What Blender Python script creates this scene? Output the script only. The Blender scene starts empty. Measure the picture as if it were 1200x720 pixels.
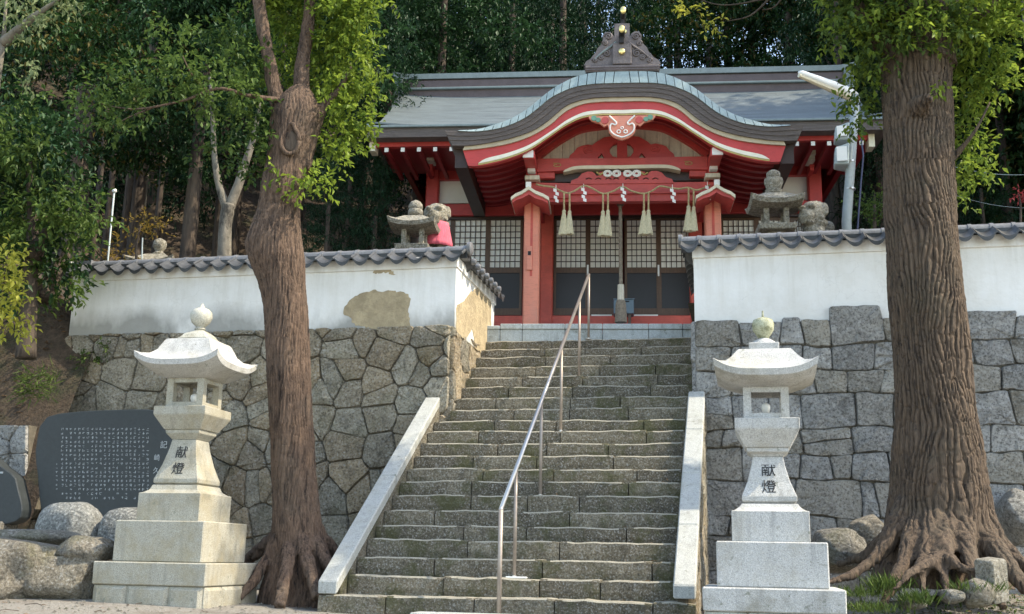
import bpy, bmesh, math, random
import numpy as np
from mathutils import Vector, Matrix, noise

random.seed(7)
rng = np.random.default_rng(11)
sc = bpy.context.scene
COL = sc.collection
R = math.radians

# ------------------------------------------------------------------ camera
FPX, PITCH, ROLL = 1270.0, R(13.0), R(1.1)          # focal length in pixels of a 1200 px wide frame
cam_d = bpy.data.cameras.new('camera')
cam = bpy.data.objects.new('camera', cam_d); COL.objects.link(cam)
cam_d.sensor_width = 36; cam_d.lens = 36 * FPX / 1200
cam_d.clip_start = 0.1; cam_d.clip_end = 600
cam.matrix_world = Matrix.Rotation(R(90) + PITCH, 4, 'X') @ Matrix.Rotation(ROLL, 4, 'Z')
sc.camera = cam
sc.render.resolution_x = 1024; sc.render.resolution_y = 614

# ------------------------------------------------------------------ light
SUN_EL, SUN_AZ = R(50), R(99)                      # azimuth clockwise from the view direction (+Y)
w = bpy.data.worlds.new("World"); sc.world = w; w.use_nodes = True
wn = w.node_tree.nodes; wl = w.node_tree.links
sky = wn.new('ShaderNodeTexSky'); sky.sky_type = 'NISHITA'; sky.sun_disc = False
sky.sun_elevation = SUN_EL; sky.sun_rotation = SUN_AZ
bg = wn['Background']; bg.inputs[1].default_value = 0.15
wl.new(sky.outputs[0], bg.inputs[0])
sun_d = bpy.data.lights.new('sun', 'SUN'); sun_d.energy = 2.0; sun_d.angle = R(0.6); sun_d.color = (1, .93, .82)
sun = bpy.data.objects.new('sun', sun_d); COL.objects.link(sun)
sdir = Vector((math.sin(SUN_AZ) * math.cos(SUN_EL), math.cos(SUN_AZ) * math.cos(SUN_EL), math.sin(SUN_EL)))
sun.rotation_euler = (-sdir).to_track_quat('-Z', 'Y').to_euler()
sun.location = sdir * 60
sc.view_settings.view_transform = 'Standard'; sc.view_settings.look = 'None'
sc.view_settings.gamma = 1.0; sc.view_settings.exposure = 1.85
sc.view_settings.use_white_balance = True; sc.view_settings.white_balance_temperature = 7450; sc.view_settings.white_balance_tint = 8
try: sc.view_settings.use_curve_mapping = False
except Exception: pass

# ------------------------------------------------------------------ sight lines -> real positions
def ray(x, y):
    dx, du = x - 600.0, 360.0 - y
    x1 = dx * math.cos(ROLL) - du * math.sin(ROLL); u1 = dx * math.sin(ROLL) + du * math.cos(ROLL)
    return Vector((x1, FPX * math.cos(PITCH) - u1 * math.sin(PITCH), FPX * math.sin(PITCH) + u1 * math.cos(PITCH)))
def at(x, y, Y):
    r = ray(x, y); return r * (Y / r.y)
class Frame:
    """a direction the walls / the shrine are squared to: l across, s away from the viewer"""
    def __init__(f, deg):
        f.a = R(deg); f.A = Vector((math.sin(f.a), math.cos(f.a), 0)); f.L = Vector((math.cos(f.a), -math.sin(f.a), 0))
    def px(f, x, y, s):                               # -> (l, z) on the plane s
        r = ray(x, y); p = r * (s / r.dot(f.A)); return p.dot(f.L), p.z
    def w(f, l, s, z=0): return f.L * l + f.A * s + Vector((0, 0, z))
WF = Frame(12.3)                                      # stairs, walls, lanterns
SF = Frame(5.3)                                       # the shrine

# ------------------------------------------------------------------ materials
def new_mat(name):
    m = bpy.data.materials.new(name); m.use_nodes = True
    nt = m.node_tree; return m, nt.nodes, nt.links, nt.nodes['Principled BSDF']
def mixc(nt, a, b, fac, blend='MIX'):
    n = nt.nodes.new('ShaderNodeMix'); n.data_type = 'RGBA'; n.blend_type = blend
    for sock, v in ((n.inputs[0], fac), (n.inputs[6], a), (n.inputs[7], b)):
        if hasattr(v, 'is_linked'): nt.links.new(v, sock)
        elif isinstance(v, (int, float)): sock.default_value = v
        else: sock.default_value = (*v, 1)
    return n.outputs[2]
def noise_t(nt, scale, detail=4, rough=.6, vec=None, stretch=None):
    n = nt.nodes.new('ShaderNodeTexNoise'); n.inputs['Scale'].default_value = scale
    n.inputs['Detail'].default_value = detail; n.inputs['Roughness'].default_value = rough
    if vec is None:
        tc = nt.nodes.new('ShaderNodeTexCoord'); vec = tc.outputs['Object']
    if stretch:
        mp = nt.nodes.new('ShaderNodeMapping'); mp.inputs['Scale'].default_value = stretch
        nt.links.new(vec, mp.inputs[0]); vec = mp.outputs[0]
    nt.links.new(vec, n.inputs['Vector']); return n.outputs['Fac']
def ramp(nt, fac, lo, hi):
    n = nt.nodes.new('ShaderNodeMapRange'); n.inputs[1].default_value = lo; n.inputs[2].default_value = hi
    nt.links.new(fac, n.inputs[0]); return n.outputs[0]
def bump(nt, bs, fac, dist, strength=1.0):
    b = nt.nodes.new('ShaderNodeBump'); b.inputs['Distance'].default_value = dist; b.inputs['Strength'].default_value = strength
    nt.links.new(fac, b.inputs['Height']); nt.links.new(b.outputs[0], bs.inputs['Normal'])
def gpos(nt):
    g = nt.nodes.new('ShaderNodeNewGeometry'); return g.outputs['Position']
def math_n(nt, op, a, b=0.0):
    n = nt.nodes.new('ShaderNodeMath'); n.operation = op
    for i, v in enumerate((a, b)):
        if hasattr(v, 'is_linked'): nt.links.new(v, n.inputs[i])
        else: n.inputs[i].default_value = v
    return n.outputs[0]
def obj_rand(nt):
    return nt.nodes.new('ShaderNodeObjectInfo').outputs['Random']

def rough_stone(name, c1, c2, c3, scale=3.0, bd=.02, tint=.45, moss=None, mossamt=.5, speck=True, grain=36):
    m, N, L, bs = new_mat(name); nt = m.node_tree
    p = gpos(nt)
    col = mixc(nt, c1, c2, ramp(nt, noise_t(nt, scale, 5, .65, p), .35, .65))
    col = mixc(nt, col, tuple(min(1, v*1.5) for v in c2), math_n(nt, 'MULTIPLY', ramp(nt, noise_t(nt, scale*5, 6, .8, p), .53, .66), .65))
    col = mixc(nt, col, tuple(v*.45 for v in c1), math_n(nt, 'MULTIPLY', ramp(nt, noise_t(nt, scale*7.3, 6, .8, p), .47, .36), .75))
    r = obj_rand(nt)
    col = mixc(nt, col, c3, math_n(nt, 'MULTIPLY', ramp(nt, r, .45, 1.0), .8))
    v = N.new('ShaderNodeHueSaturation'); L.new(col, v.inputs['Color'])
    r2 = math_n(nt, 'FRACT', math_n(nt, 'MULTIPLY', r, 7.31))
    L.new(math_n(nt, 'ADD', math_n(nt, 'MULTIPLY', r2, tint), 1 - tint / 2), v.inputs['Value']); col = v.outputs[0]
    fine = noise_t(nt, grain, 3, .7, p)
    if speck:
        col = mixc(nt, col, (.55, .55, .52), math_n(nt, 'MULTIPLY', ramp(nt, fine, .54, .64), .6))
        col = mixc(nt, col, (.03, .03, .03), math_n(nt, 'MULTIPLY', ramp(nt, fine, .46, .37), .6))
    big = noise_t(nt, scale * 2.2, 5, .7, p)
    col = mixc(nt, col, (.06, .056, .045), math_n(nt, 'MULTIPLY', ramp(nt, big, .48, .34), .45))
    if moss:
        mm = noise_t(nt, 2.3, 5, .7, p)
        col = mixc(nt, col, moss, math_n(nt, 'MULTIPLY', ramp(nt, mm, .5, .62), mossamt))
    L.new(col, bs.inputs['Base Color']); bs.inputs['Roughness'].default_value = .9
    vor = N.new('ShaderNodeTexVoronoi'); vor.inputs['Scale'].default_value = 16; vor.feature = 'F1'
    wv = N.new('ShaderNodeVectorMath'); wv.operation = 'ADD'; nz = N.new('ShaderNodeTexNoise'); nz.inputs['Scale'].default_value = 7; nz.inputs['Detail'].default_value = 4
    L.new(p, nz.inputs['Vector']); sc_ = N.new('ShaderNodeVectorMath'); sc_.operation = 'SCALE'; sc_.inputs['Scale'].default_value = .16; L.new(nz.outputs['Color'], sc_.inputs[0])
    L.new(p, wv.inputs[0]); L.new(sc_.outputs[0], wv.inputs[1]); L.new(wv.outputs[0], vor.inputs['Vector'])
    h = math_n(nt, 'ADD', math_n(nt, 'MULTIPLY', noise_t(nt, 8, 8, .8, p), 1.6), math_n(nt, 'MULTIPLY', vor.outputs['Distance'], .5))
    h = math_n(nt, 'ADD', h, math_n(nt, 'MULTIPLY', fine, .22))
    bump(nt, bs, h, bd * 3.2)
    return m
def granite(name, c, dirt=(.25, .2, .12), dirtamt=.4, gr=.25, algae=None):
    m, N, L, bs = new_mat(name); nt = m.node_tree; p = gpos(nt)
    f = noise_t(nt, 110, 2, .6, p)
    col = mixc(nt, c, tuple(min(1, v * 1.3) for v in c), ramp(nt, f, .5, .65))
    col = mixc(nt, col, tuple(v * .55 for v in c), math_n(nt, 'MULTIPLY', ramp(nt, f, .44, .36), .6))
    col = mixc(nt, col, dirt, math_n(nt, 'MULTIPLY', ramp(nt, noise_t(nt, 3.2, 6, .7, p), .47, .75), dirtamt))
    st = noise_t(nt, 5, 4, .6, p, stretch=(3, 3, .35))
    col = mixc(nt, col, tuple(v * .55 for v in c), math_n(nt, 'MULTIPLY', ramp(nt, st, .52, .72), .5))
    bl = noise_t(nt, 1.7, 6, .75, p)
    col = mixc(nt, col, (.13, .125, .09), math_n(nt, 'MULTIPLY', ramp(nt, bl, .54, .66), .45))
    lch = noise_t(nt, 19, 4, .6, p); col = mixc(nt, col, (.16, .17, .13), math_n(nt, 'MULTIPLY', math_n(nt, 'MULTIPLY', ramp(nt, lch, .62, .67), ramp(nt, bl, .4, .55)), .7))
    if algae:
        col = mixc(nt, col, algae, math_n(nt, 'MULTIPLY', ramp(nt, noise_t(nt, 14, 5, .7, p), .45, .6), .75))
    L.new(col, bs.inputs['Base Color']); bs.inputs['Roughness'].default_value = .75
    bump(nt, bs, math_n(nt, 'ADD', f, math_n(nt, 'MULTIPLY', noise_t(nt, 12, 4, .6, p), .8)), gr * .02)
    return m
def plain(name, c, rough=.6, var=.15, vs=4.0, metal=0.0, bd=0.0, stretch=None, bscale=20, dirt=None, dirtamt=.4):
    m, N, L, bs = new_mat(name); nt = m.node_tree; p = gpos(nt)
    col = mixc(nt, tuple(v * (1 - var) for v in c), tuple(min(1, v * (1 + var)) for v in c), ramp(nt, noise_t(nt, vs, 5, .65, p, stretch), .35, .65))
    if dirt: col = mixc(nt, col, dirt, math_n(nt, 'MULTIPLY', ramp(nt, noise_t(nt, vs * 1.7, 6, .7, p, stretch), .5, .72), dirtamt))
    if var > .09: col = mixc(nt, col, tuple(v*.62 for v in c), math_n(nt, 'MULTIPLY', ramp(nt, noise_t(nt, 1, 5, .7, p, (9, 9, 38) if name.endswith('paint') else (22, 22, 22)), .5, .72), .5))
    L.new(col, bs.inputs['Base Color']); bs.inputs['Roughness'].default_value = rough; bs.inputs['Metallic'].default_value = metal
    if bd: bump(nt, bs, noise_t(nt, bscale, 5, .65, p, stretch), bd)
    return m
def leaf_mat(name, cd, cl, trans=.35, warm=None):
    m, N, L, bs = new_mat(name); nt = m.node_tree
    g = N.new('ShaderNodeNewGeometry')
    r = g.outputs['Random Per Island']
    col = mixc(nt, cd, cl, r)
    col = mixc(nt, col, tuple(v * 1.5 for v in cl), math_n(nt, 'MULTIPLY', ramp(nt, noise_t(nt, 1.1, 3, .6, g.outputs['Position']), .45, .7), .5))
    if warm: col = mixc(nt, col, warm, math_n(nt, 'GREATER_THAN', math_n(nt, 'FRACT', math_n(nt, 'MULTIPLY', r, 13.7)), .86))
    L.new(col, bs.inputs['Base Color']); bs.inputs['Roughness'].default_value = .5; bs.inputs['Specular IOR Level'].default_value = .2
    t = N.new('ShaderNodeBsdfTranslucent'); L.new(col, t.inputs[0])
    mx = N.new('ShaderNodeMixShader'); mx.inputs[0].default_value = trans
    L.new(bs.outputs[0], mx.inputs[1]); L.new(t.outputs[0], mx.inputs[2]); L.new(mx.outputs[0], N['Material Output'].inputs[0])
    return m
def bark_mat(name, c1, c2, c3, sx=9, sz=1.3, bd=.03):
    m, N, L, bs = new_mat(name); nt = m.node_tree; p = gpos(nt)
    f = noise_t(nt, 1, 5, .68, p, stretch=(sx, sx, sz))
    f2 = noise_t(nt, 1, 5, .7, p, stretch=(sx * 3.2, sx * 3.2, sz * 3))
    s = math_n(nt, 'ADD', math_n(nt, 'MULTIPLY', f, .65), math_n(nt, 'MULTIPLY', f2, .35))
    col = mixc(nt, c1, c2, ramp(nt, s, .38, .6))
    col = mixc(nt, col, c3, math_n(nt, 'MULTIPLY', ramp(nt, noise_t(nt, 1.6, 5, .7, p), .5, .7), .6))
    col = mixc(nt, col, tuple(v * .3 for v in c1), ramp(nt, s, .47, .36))
    col = mixc(nt, col, tuple(min(1, v * 1.45) for v in c2), math_n(nt, 'MULTIPLY', ramp(nt, f2, .56, .68), .6))
    L.new(col, bs.inputs['Base Color']); bs.inputs['Roughness'].default_value = .9
    bump(nt, bs, s, bd * 3); return m

M = {}
M['wallstone_l'] = rough_stone('rubble_stone', (.31, .275, .21), (.47, .43, .34), (.41, .31, .19), bd=.02, moss=(.12, .125, .06), mossamt=.3)
M['wallstone_r'] = rough_stone('coursed_stone', (.31, .31, .30), (.48, .48, .465), (.42, .385, .31), bd=.02)
M['joint'] = plain('joint_soil', (.12, .105, .08), .95, .3, 9, bd=.02)
M['boulder'] = rough_stone('boulder_stone', (.2, .19, .165), (.34, .32, .27), (.26, .22, .16), 2.2, .02, moss=(.14, .14, .06), mossamt=.4)
M['step'] = rough_stone('step_stone', (.14, .118, .08), (.245, .215, .155), (.20, .17, .115), 4.0, .014, tint=.6, moss=(.085, .088, .03), mossamt=.75, grain=55)
M['nosing'] = granite('pale_nosing_stone', (.31, .285, .225), dirtamt=.35)
M['coping'] = granite('coping_granite', (.37, .38, .36), dirt=(.28, .27, .2), dirtamt=.45)
M['granite'] = granite('lantern_granite', (.42, .42, .405), dirt=(.30, .27, .20), dirtamt=.6)
M['granite_warm'] = granite('lantern_granite_warm', (.335, .32, .265), dirt=(.27, .22, .12), dirtamt=.75)  # warm dirty granite, darkened further to put the tree canopy's shade into it
M['granite_old'] = granite('weathered_granite', (.42, .41, .35), dirt=(.2, .17, .1), dirtamt=.8)
M['gray_boulder'] = rough_stone('round_gray_boulder', (.17, .175, .165), (.25, .255, .24), (.2, .2, .18), 4, .008)  # grey kept dark so the colour carries the shade over the round boulders
M['granite_algae'] = granite('algae_granite', (.36, .37, .26), algae=(.13, .13, .05))
M['granite_blue'] = granite('podium_granite', (.42, .47, .48), dirt=(.24, .25, .22), dirtamt=.6)
M['carved'] = rough_stone('carved_stone', (.26, .24, .19), (.38, .35, .28), (.3, .27, .2), 5, .012, tint=.1)
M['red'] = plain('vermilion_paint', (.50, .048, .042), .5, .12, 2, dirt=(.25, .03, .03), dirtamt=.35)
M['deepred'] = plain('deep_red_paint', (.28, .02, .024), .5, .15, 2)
M['rosered'] = plain('rose_red_paint', (.52, .075, .065), .55, .12, 3, dirt=(.42, .06, .05), dirtamt=.5)
M['salmon'] = plain('faded_salmon_paint', (.72, .25, .16), .55, .1, 2, stretch=(1, 1, .4), dirt=(.6, .28, .2), dirtamt=.5)
M['sillred'] = plain('sill_red_paint', (.58, .09, .06), .5, .15, 3)
M['whitep'] = plain('white_paint', (.80, .79, .74), .6, .04, 4)
M['cream'] = plain('cream_paint', (.68, .62, .46), .6, .08, 5)
M['goldp'] = plain('ochre_paint', (.45, .36, .12), .5, .15, 10)
M['greenp'] = plain('green_paint', (.12, .28, .19), .5, .15, 8)
M['board'] = plain('pale_boards', (.60, .55, .43), .7, .15, 3, stretch=(8, 1, .5))
M['gold'] = plain('gold_leaf', (.85, .68, .28), .28, .08, 6, metal=.85)
M['tan'] = plain('tan_paint', (.48, .40, .27), .6, .1, 5)
M['creamline'] = plain('cream_line_paint', (.80, .75, .60), .6, .06, 5)
M['vergecopper'] = plain('pale_verge_copper', (.29, .37, .37), .45, .14, 8, dirt=(.2, .27, .27), dirtamt=.5)
M['barkroof'] = plain('layered_bark_edge', (.125, .103, .092), .85, .25, 2, bd=.02, stretch=(1.5, 1.5, 45), bscale=1.2)
M['copper'] = plain('weathered_copper', (.10, .125, .133), .62, .2, 1.6, metal=.0, bd=.006, stretch=(1.0, 1, 6), bscale=6, dirt=(.13, .155, .16), dirtamt=.6)
M['coppertile'] = plain('pale_copper_sheet', (.18, .225, .225), .5, .12, 6, metal=.0, dirt=(.14, .175, .175), dirtamt=.5)
M['ridgebrown'] = plain('ridge_brown', (.115, .088, .088), .7, .15, 3)
M['ridgegray'] = plain('ogre_tile_gray', (.15, .125, .12), .65, .2, 9, bd=.01)
M['brownwood'] = plain('brown_wood', (.10, .055, .032), .5, .2, 6, stretch=(6, 6, 1))
M['darkwood'] = plain('dark_wood', (.04, .022, .016), .5, .2, 6)
M['paper'] = plain('white_paper', (.88, .88, .83), .7, .06, 1.5)
M['glass'] = plain('dark_glass', (.010, .009, .013), .42, .2, 2)
M['rope'] = plain('straw_rope', (.42, .33, .17), .9, .25, 30, bd=.01)
M['oldrope'] = plain('weathered_rope', (.23, .19, .14), .9, .25, 30, bd=.01)
M['straw'] = plain('straw_tassel', (.55, .49, .32), .9, .25, 5, stretch=(60, 60, 2), bd=.01, bscale=3)
M['bluebox'] = plain('blue_gray_metal', (.13, .19, .23), .45, .1, 3, metal=.1)
M['steel'] = plain('steel_tube', (.46, .44, .42), .33, .08, 2, metal=.75)
M['steelw'] = plain('worn_painted_tube', (.33, .28, .24), .45, .12, 3, metal=.35)
M['lampgray'] = plain('lamp_housing', (.36, .42, .42), .5, .1, 3)
M['lampwhite'] = plain('white_enamel', (.8, .81, .78), .4, .05, 3)
M['concrete'] = plain('pole_concrete', (.33, .37, .37), .8, .1, 3, bd=.004)
M['cable'] = plain('cable', (.05, .06, .12), .6, .1)
M['tile'] = plain('smoked_roof_tile', (.045, .048, .051), .42, .28, 7, bd=.004, dirt=(.14, .14, .135), dirtamt=.45)
M['ridgetile'] = plain('smoked_ridge_tile', (.15, .155, .165), .35, .22, 5, bd=.004, dirt=(.32, .32, .31), dirtamt=.5)
M['slate'] = plain('polished_slate', (.024, .031, .034), .55, .12, 20, bd=.003)
M['carvedwhite'] = plain('white_filled_carving', (.42, .45, .46), .8, .1, 8)
M['ink'] = plain('black_carving', (.02, .02, .022), .8, .1)
M['pink'] = plain('red_cloth', (.60, .11, .16), .85, .15, 5, bd=.02, stretch=(9, 9, .6), bscale=2)
M['bulb'] = plain('lamp_bulb', (.8, .78, .72), .3, .03)
M['bark_l'] = bark_mat('reddish_bark', (.058, .035, .024), (.155, .10, .068), (.125, .095, .07), 22, 3.4, .02)
M['bark_r'] = bark_mat('furrowed_bark', (.048, .032, .022), (.145, .10, .066), (.095, .08, .054), 24, 3.0, .02)
M['bark_d'] = bark_mat('forest_bark', (.04, .028, .022), (.095, .07, .05), (.07, .062, .05), 9, 1.0, .02)
M['bark_p'] = bark_mat('pale_bark', (.10, .088, .07), (.19, .17, .135), (.12, .12, .09), 5, 2.5, .01)
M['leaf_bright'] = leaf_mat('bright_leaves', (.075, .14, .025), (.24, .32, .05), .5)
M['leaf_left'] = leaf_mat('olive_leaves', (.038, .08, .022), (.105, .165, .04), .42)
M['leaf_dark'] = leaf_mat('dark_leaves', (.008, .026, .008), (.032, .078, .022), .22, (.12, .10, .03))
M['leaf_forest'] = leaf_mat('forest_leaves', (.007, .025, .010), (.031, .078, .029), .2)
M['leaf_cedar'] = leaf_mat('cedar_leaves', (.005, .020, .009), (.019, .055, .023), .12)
M['leaf_autumn'] = leaf_mat('autumn_leaves', (.13, .10, .025), (.25, .17, .04), .5)
M['leaf_yellow'] = leaf_mat('yellow_leaves', (.32, .34, .05), (.5, .48, .09), .5)
M['leaf_pale'] = leaf_mat('pale_leaves', (.09, .13, .045), (.25, .30, .15), .4)
M['leaf_pink'] = leaf_mat('pink_petals', (.45, .05, .07), (.6, .14, .12), .3)
M['litter'] = leaf_mat('fallen_leaves', (.10, .06, .03), (.25, .16, .09), .1)
M['grass'] = leaf_mat('grass_blades', (.035, .07, .015), (.10, .15, .035), .3)

def ground_mat():
    m, N, L, bs = new_mat('gravelly_earth'); nt = m.node_tree; p = gpos(nt)
    col = mixc(nt, (.20, .18, .15), (.36, .34, .30), ramp(nt, noise_t(nt, 40, 4, .7, p), .35, .65))
    col = mixc(nt, col, (.14, .10, .07), math_n(nt, 'MULTIPLY', ramp(nt, noise_t(nt, 2, 5, .7, p), .5, .7), .6))
    L.new(col, bs.inputs['Base Color']); bs.inputs['Roughness'].default_value = .95
    bump(nt, bs, noise_t(nt, 60, 4, .7, p), .03); return m
def soil_mat():
    m, N, L, bs = new_mat('forest_soil'); nt = m.node_tree; p = gpos(nt)
    col = mixc(nt, (.045, .032, .022), (.13, .09, .06), ramp(nt, noise_t(nt, 14, 6, .75, p), .38, .68))
    col = mixc(nt, col, (.03, .045, .015), math_n(nt, 'MULTIPLY', ramp(nt, noise_t(nt, 1.3, 5, .7, p), .5, .65), .7))
    L.new(col, bs.inputs['Base Color']); bs.inputs['Roughness'].default_value = .95
    bump(nt, bs, noise_t(nt, 20, 5, .7, p), .08); return m
def plaster_mat(nm, damp):
    m, N, L, bs = new_mat(nm); nt = m.node_tree
    tc = N.new('ShaderNodeTexCoord'); p = tc.outputs['Object']
    sep = N.new('ShaderNodeSeparateXYZ'); L.new(p, sep.inputs[0])
    col = mixc(nt, (.80, .80, .78), (.72, .71, .67), ramp(nt, noise_t(nt, 2.5, 5, .65, p), .4, .7))
    # rising damp: grey patches along the foot of the wall
    low = ramp(nt, sep.outputs[2], .62, .0)
    st = noise_t(nt, 1.3, 5, .6, p, stretch=(1, 1, .55))
    amt = math_n(nt, 'MULTIPLY', ramp(nt, math_n(nt, 'MULTIPLY', low, math_n(nt, 'ADD', math_n(nt, 'MULTIPLY', st, 2.2), -.62)), .10, .42), .95)
    g = mixc(nt, (.27, .27, .245), (.13, .13, .115), noise_t(nt, 7, 5, .7, p))
    col = mixc(nt, col, g, math_n(nt, 'MULTIPLY', amt, damp))
    rain = noise_t(nt, 1, 5, .7, p, stretch=(7, 7, .5)); top = ramp(nt, sep.outputs[2], .15, .95)
    col = mixc(nt, col, (.50, .48, .42), math_n(nt, 'MULTIPLY', math_n(nt, 'MULTIPLY', ramp(nt, rain, .48, .7), math_n(nt, 'ADD', math_n(nt, 'MULTIPLY', top, .8), .2)), .42))
    vo = N.new('ShaderNodeTexVoronoi'); vo.feature = 'DISTANCE_TO_EDGE'; vo.inputs['Scale'].default_value = .9
    nz = N.new('ShaderNodeTexNoise'); nz.inputs['Scale'].default_value = 3; nz.inputs['Detail'].default_value = 6; L.new(p, nz.inputs['Vector'])
    va = N.new('ShaderNodeVectorMath'); va.operation = 'MULTIPLY_ADD'; L.new(nz.outputs['Color'], va.inputs[0]); va.inputs[1].default_value = (.5, .5, .5); L.new(p, va.inputs[2]); L.new(va.outputs[0], vo.inputs['Vector'])
    col = mixc(nt, col, (.30, .29, .26), math_n(nt, 'MULTIPLY', ramp(nt, vo.outputs['Distance'], .004, .0), .14))
    L.new(col, bs.inputs['Base Color']); bs.inputs['Roughness'].default_value = .85
    bump(nt, bs, noise_t(nt, 6, 5, .6, p), .012); return m
M['ground'] = ground_mat(); M['soil'] = soil_mat(); M['plaster_left'] = plaster_mat('damp_lime_plaster', .8); M['plaster_right'] = plaster_mat('clean_lime_plaster', .07)
M['clay'] = plain('bare_clay', (.40, .325, .21), .95, .2, 6, bd=.02, bscale=18, dirt=(.30, .25, .16), dirtamt=.5)

# ------------------------------------------------------------------ mesh helpers
class MB:
    def __init__(s): s.v = []; s.f = []
    def add(s, vs, fs):
        o = len(s.v); s.v += [tuple(v) for v in vs]; s.f += [tuple(i + o for i in f) for f in fs]; return s
    def box(s, x0, x1, y0, y1, z0, z1):
        return s.add([(x0,y0,z0),(x1,y0,z0),(x1,y1,z0),(x0,y1,z0),(x0,y0,z1),(x1,y0,z1),(x1,y1,z1),(x0,y1,z1)],
                     [(0,3,2,1),(4,5,6,7),(0,1,5,4),(1,2,6,5),(2,3,7,6),(3,0,4,7)])
    def frustum(s, rings, cap=True):
        """rings: list of equal-length vertex lists"""
        n = len(rings[0]); vs = [v for r in rings for v in r]; fs = []
        for k in range(len(rings) - 1):
            for i in range(n):
                j = (i + 1) % n; fs.append((k*n+i, k*n+j, (k+1)*n+j, (k+1)*n+i))
        if cap: fs.append(tuple(range(n))[::-1]); fs.append(tuple(range((len(rings)-1)*n, len(rings)*n)))
        return s.add(vs, fs)
    def prism(s, poly, y0, y1):                      # poly in (x, z), extruded along y
        n = len(poly)
        area = sum(poly[i][0]*poly[(i+1)%n][1] - poly[(i+1)%n][0]*poly[i][1] for i in range(n))
        if area < 0: poly = poly[::-1]
        return s.frustum([[(x, y1, z) for x, z in poly], [(x, y0, z) for x, z in poly]][::-1][::-1], True) if False else \
               s._pr(poly, y0, y1)
    def _pr(s, poly, y0, y1):
        n = len(poly); vs = [(x, y0, z) for x, z in poly] + [(x, y1, z) for x, z in poly]
        fs = [tuple(range(n)), tuple(range(n, 2*n))[::-1]] + [(i, i+n, (i+1) % n + n, (i+1) % n) for i in range(n)]
        return s.add(vs, fs)
    def strip(s, A, B, y0, y1):                      # band between polylines A (top) and B (bottom) in (x, z)
        n = len(A); vs = [(x, y0, z) for x, z in A] + [(x, y0, z) for x, z in B] + [(x, y1, z) for x, z in A] + [(x, y1, z) for x, z in B]
        fs = []
        for i in range(n - 1):
            fs += [(n+i, n+i+1, i+1, i), (2*n+i, 2*n+i+1, 3*n+i+1, 3*n+i), (i, i+1, 2*n+i+1, 2*n+i), (3*n+i, 3*n+i+1, n+i+1, n+i)]
        fs += [(0, 2*n, 3*n, n), (2*n-1, 4*n-1, 3*n-1, n-1)]
        return s.add(vs, fs)
    def tube(s, pts, rad, n=8, cap=True):
        pts = [Vector(p) for p in pts]
        if not hasattr(rad, '__len__'): rad = [rad] * len(pts)
        rings = []; prev = None
        for i, p in enumerate(pts):
            d = (pts[min(i+1, len(pts)-1)] - pts[max(i-1, 0)]).normalized()
            if prev is None: u = d.orthogonal().normalized()
            else: u = (prev - d * prev.dot(d)).normalized()
            prev = u; v = d.cross(u)
            rings.append([p + (u*math.cos(2*math.pi*k/n) + v*math.sin(2*math.pi*k/n)) * rad[i] for k in range(n)])
        return s.frustum(rings, cap)
    def lathe(s, prof, c=(0,0,0), n=20):             # prof: (r, z)
        return s.frustum([[(c[0]+r*math.cos(2*math.pi*k/n), c[1]+r*math.sin(2*math.pi*k/n), c[2]+z) for k in range(n)] for r, z in prof])
    def square(s, prof, c=(0,0)):                    # prof: (half width, z) square plan
        return s.frustum([[(c[0]-h,c[1]-h,z),(c[0]+h,c[1]-h,z),(c[0]+h,c[1]+h,z),(c[0]-h,c[1]+h,z)] for h, z in prof])
    def build(s, name, mat, parent=None, smooth=False, bevel=0.0, segs=1, loc=None, auto=None):
        me = bpy.data.meshes.new(name); me.from_pydata(s.v, [], s.f)
        me.materials.append(M[mat] if isinstance(mat, str) else mat)
        if smooth: me.polygons.foreach_set('use_smooth', [True] * len(me.polygons))
        me.update()
        bm = bmesh.new(); bm.from_mesh(me)
        bmesh.ops.recalc_face_normals(bm, faces=bm.faces)
        if bevel: bmesh.ops.bevel(bm, geom=[e for e in bm.edges], offset=bevel, segments=segs, affect='EDGES', clamp_overlap=True)
        bm.to_mesh(me); bm.free()
        if auto is not None and smooth:
            try: me.set_sharp_from_angle(angle=R(auto))
            except Exception: pass
        o = bpy.data.objects.new(name, me); COL.objects.link(o)
        if parent: o.parent = parent
        if loc: o.location = loc
        return o
def link(name, me, parent=None):
    o = bpy.data.objects.new(name, me); COL.objects.link(o)
    if parent: o.parent = parent
    return o
def tag(o, label, cat, group=None):
    o['label'] = label; o['category'] = cat
    if group: o['group'] = group
    return o
def thing(name, label, cat, loc=(0,0,0), rz=0, group=None):
    o = bpy.data.objects.new(name, None); COL.objects.link(o); o.empty_display_size = .1
    o.location = loc; o.rotation_euler = (0, 0, rz); return tag(o, label, cat, group)
def struct(o): o['kind'] = 'structure'; return o
def stuff(o): o['kind'] = 'stuff'; return o

def resample(pts, n, smooth=True):
    P = [Vector((p[0], p[1])) for p in pts]; out = []
    if smooth:
        dense = []
        for i in range(len(P) - 1):
            p0 = P[max(i-1, 0)]; p1 = P[i]; p2 = P[i+1]; p3 = P[min(i+2, len(P)-1)]
            for k in range(8):
                t = k / 8; dense.append(.5*((2*p1)+(p2-p0)*t+(2*p0-5*p1+4*p2-p3)*t*t+(3*p1-p0-3*p2+p3)*t**3))
        dense.append(P[-1]); P = dense
    L_ = [0]
    for i in range(1, len(P)): L_.append(L_[-1] + (P[i]-P[i-1]).length)
    j = 0
    for k in range(n):
        t = L_[-1] * k / (n - 1)
        while j < len(P) - 2 and L_[j+1] < t: j += 1
        d = L_[j+1] - L_[j]; f = (t - L_[j]) / d if d > 1e-9 else 0
        q = P[j].lerp(P[j+1], min(1, f)); out.append((q.x, q.y))
    return out

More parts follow.
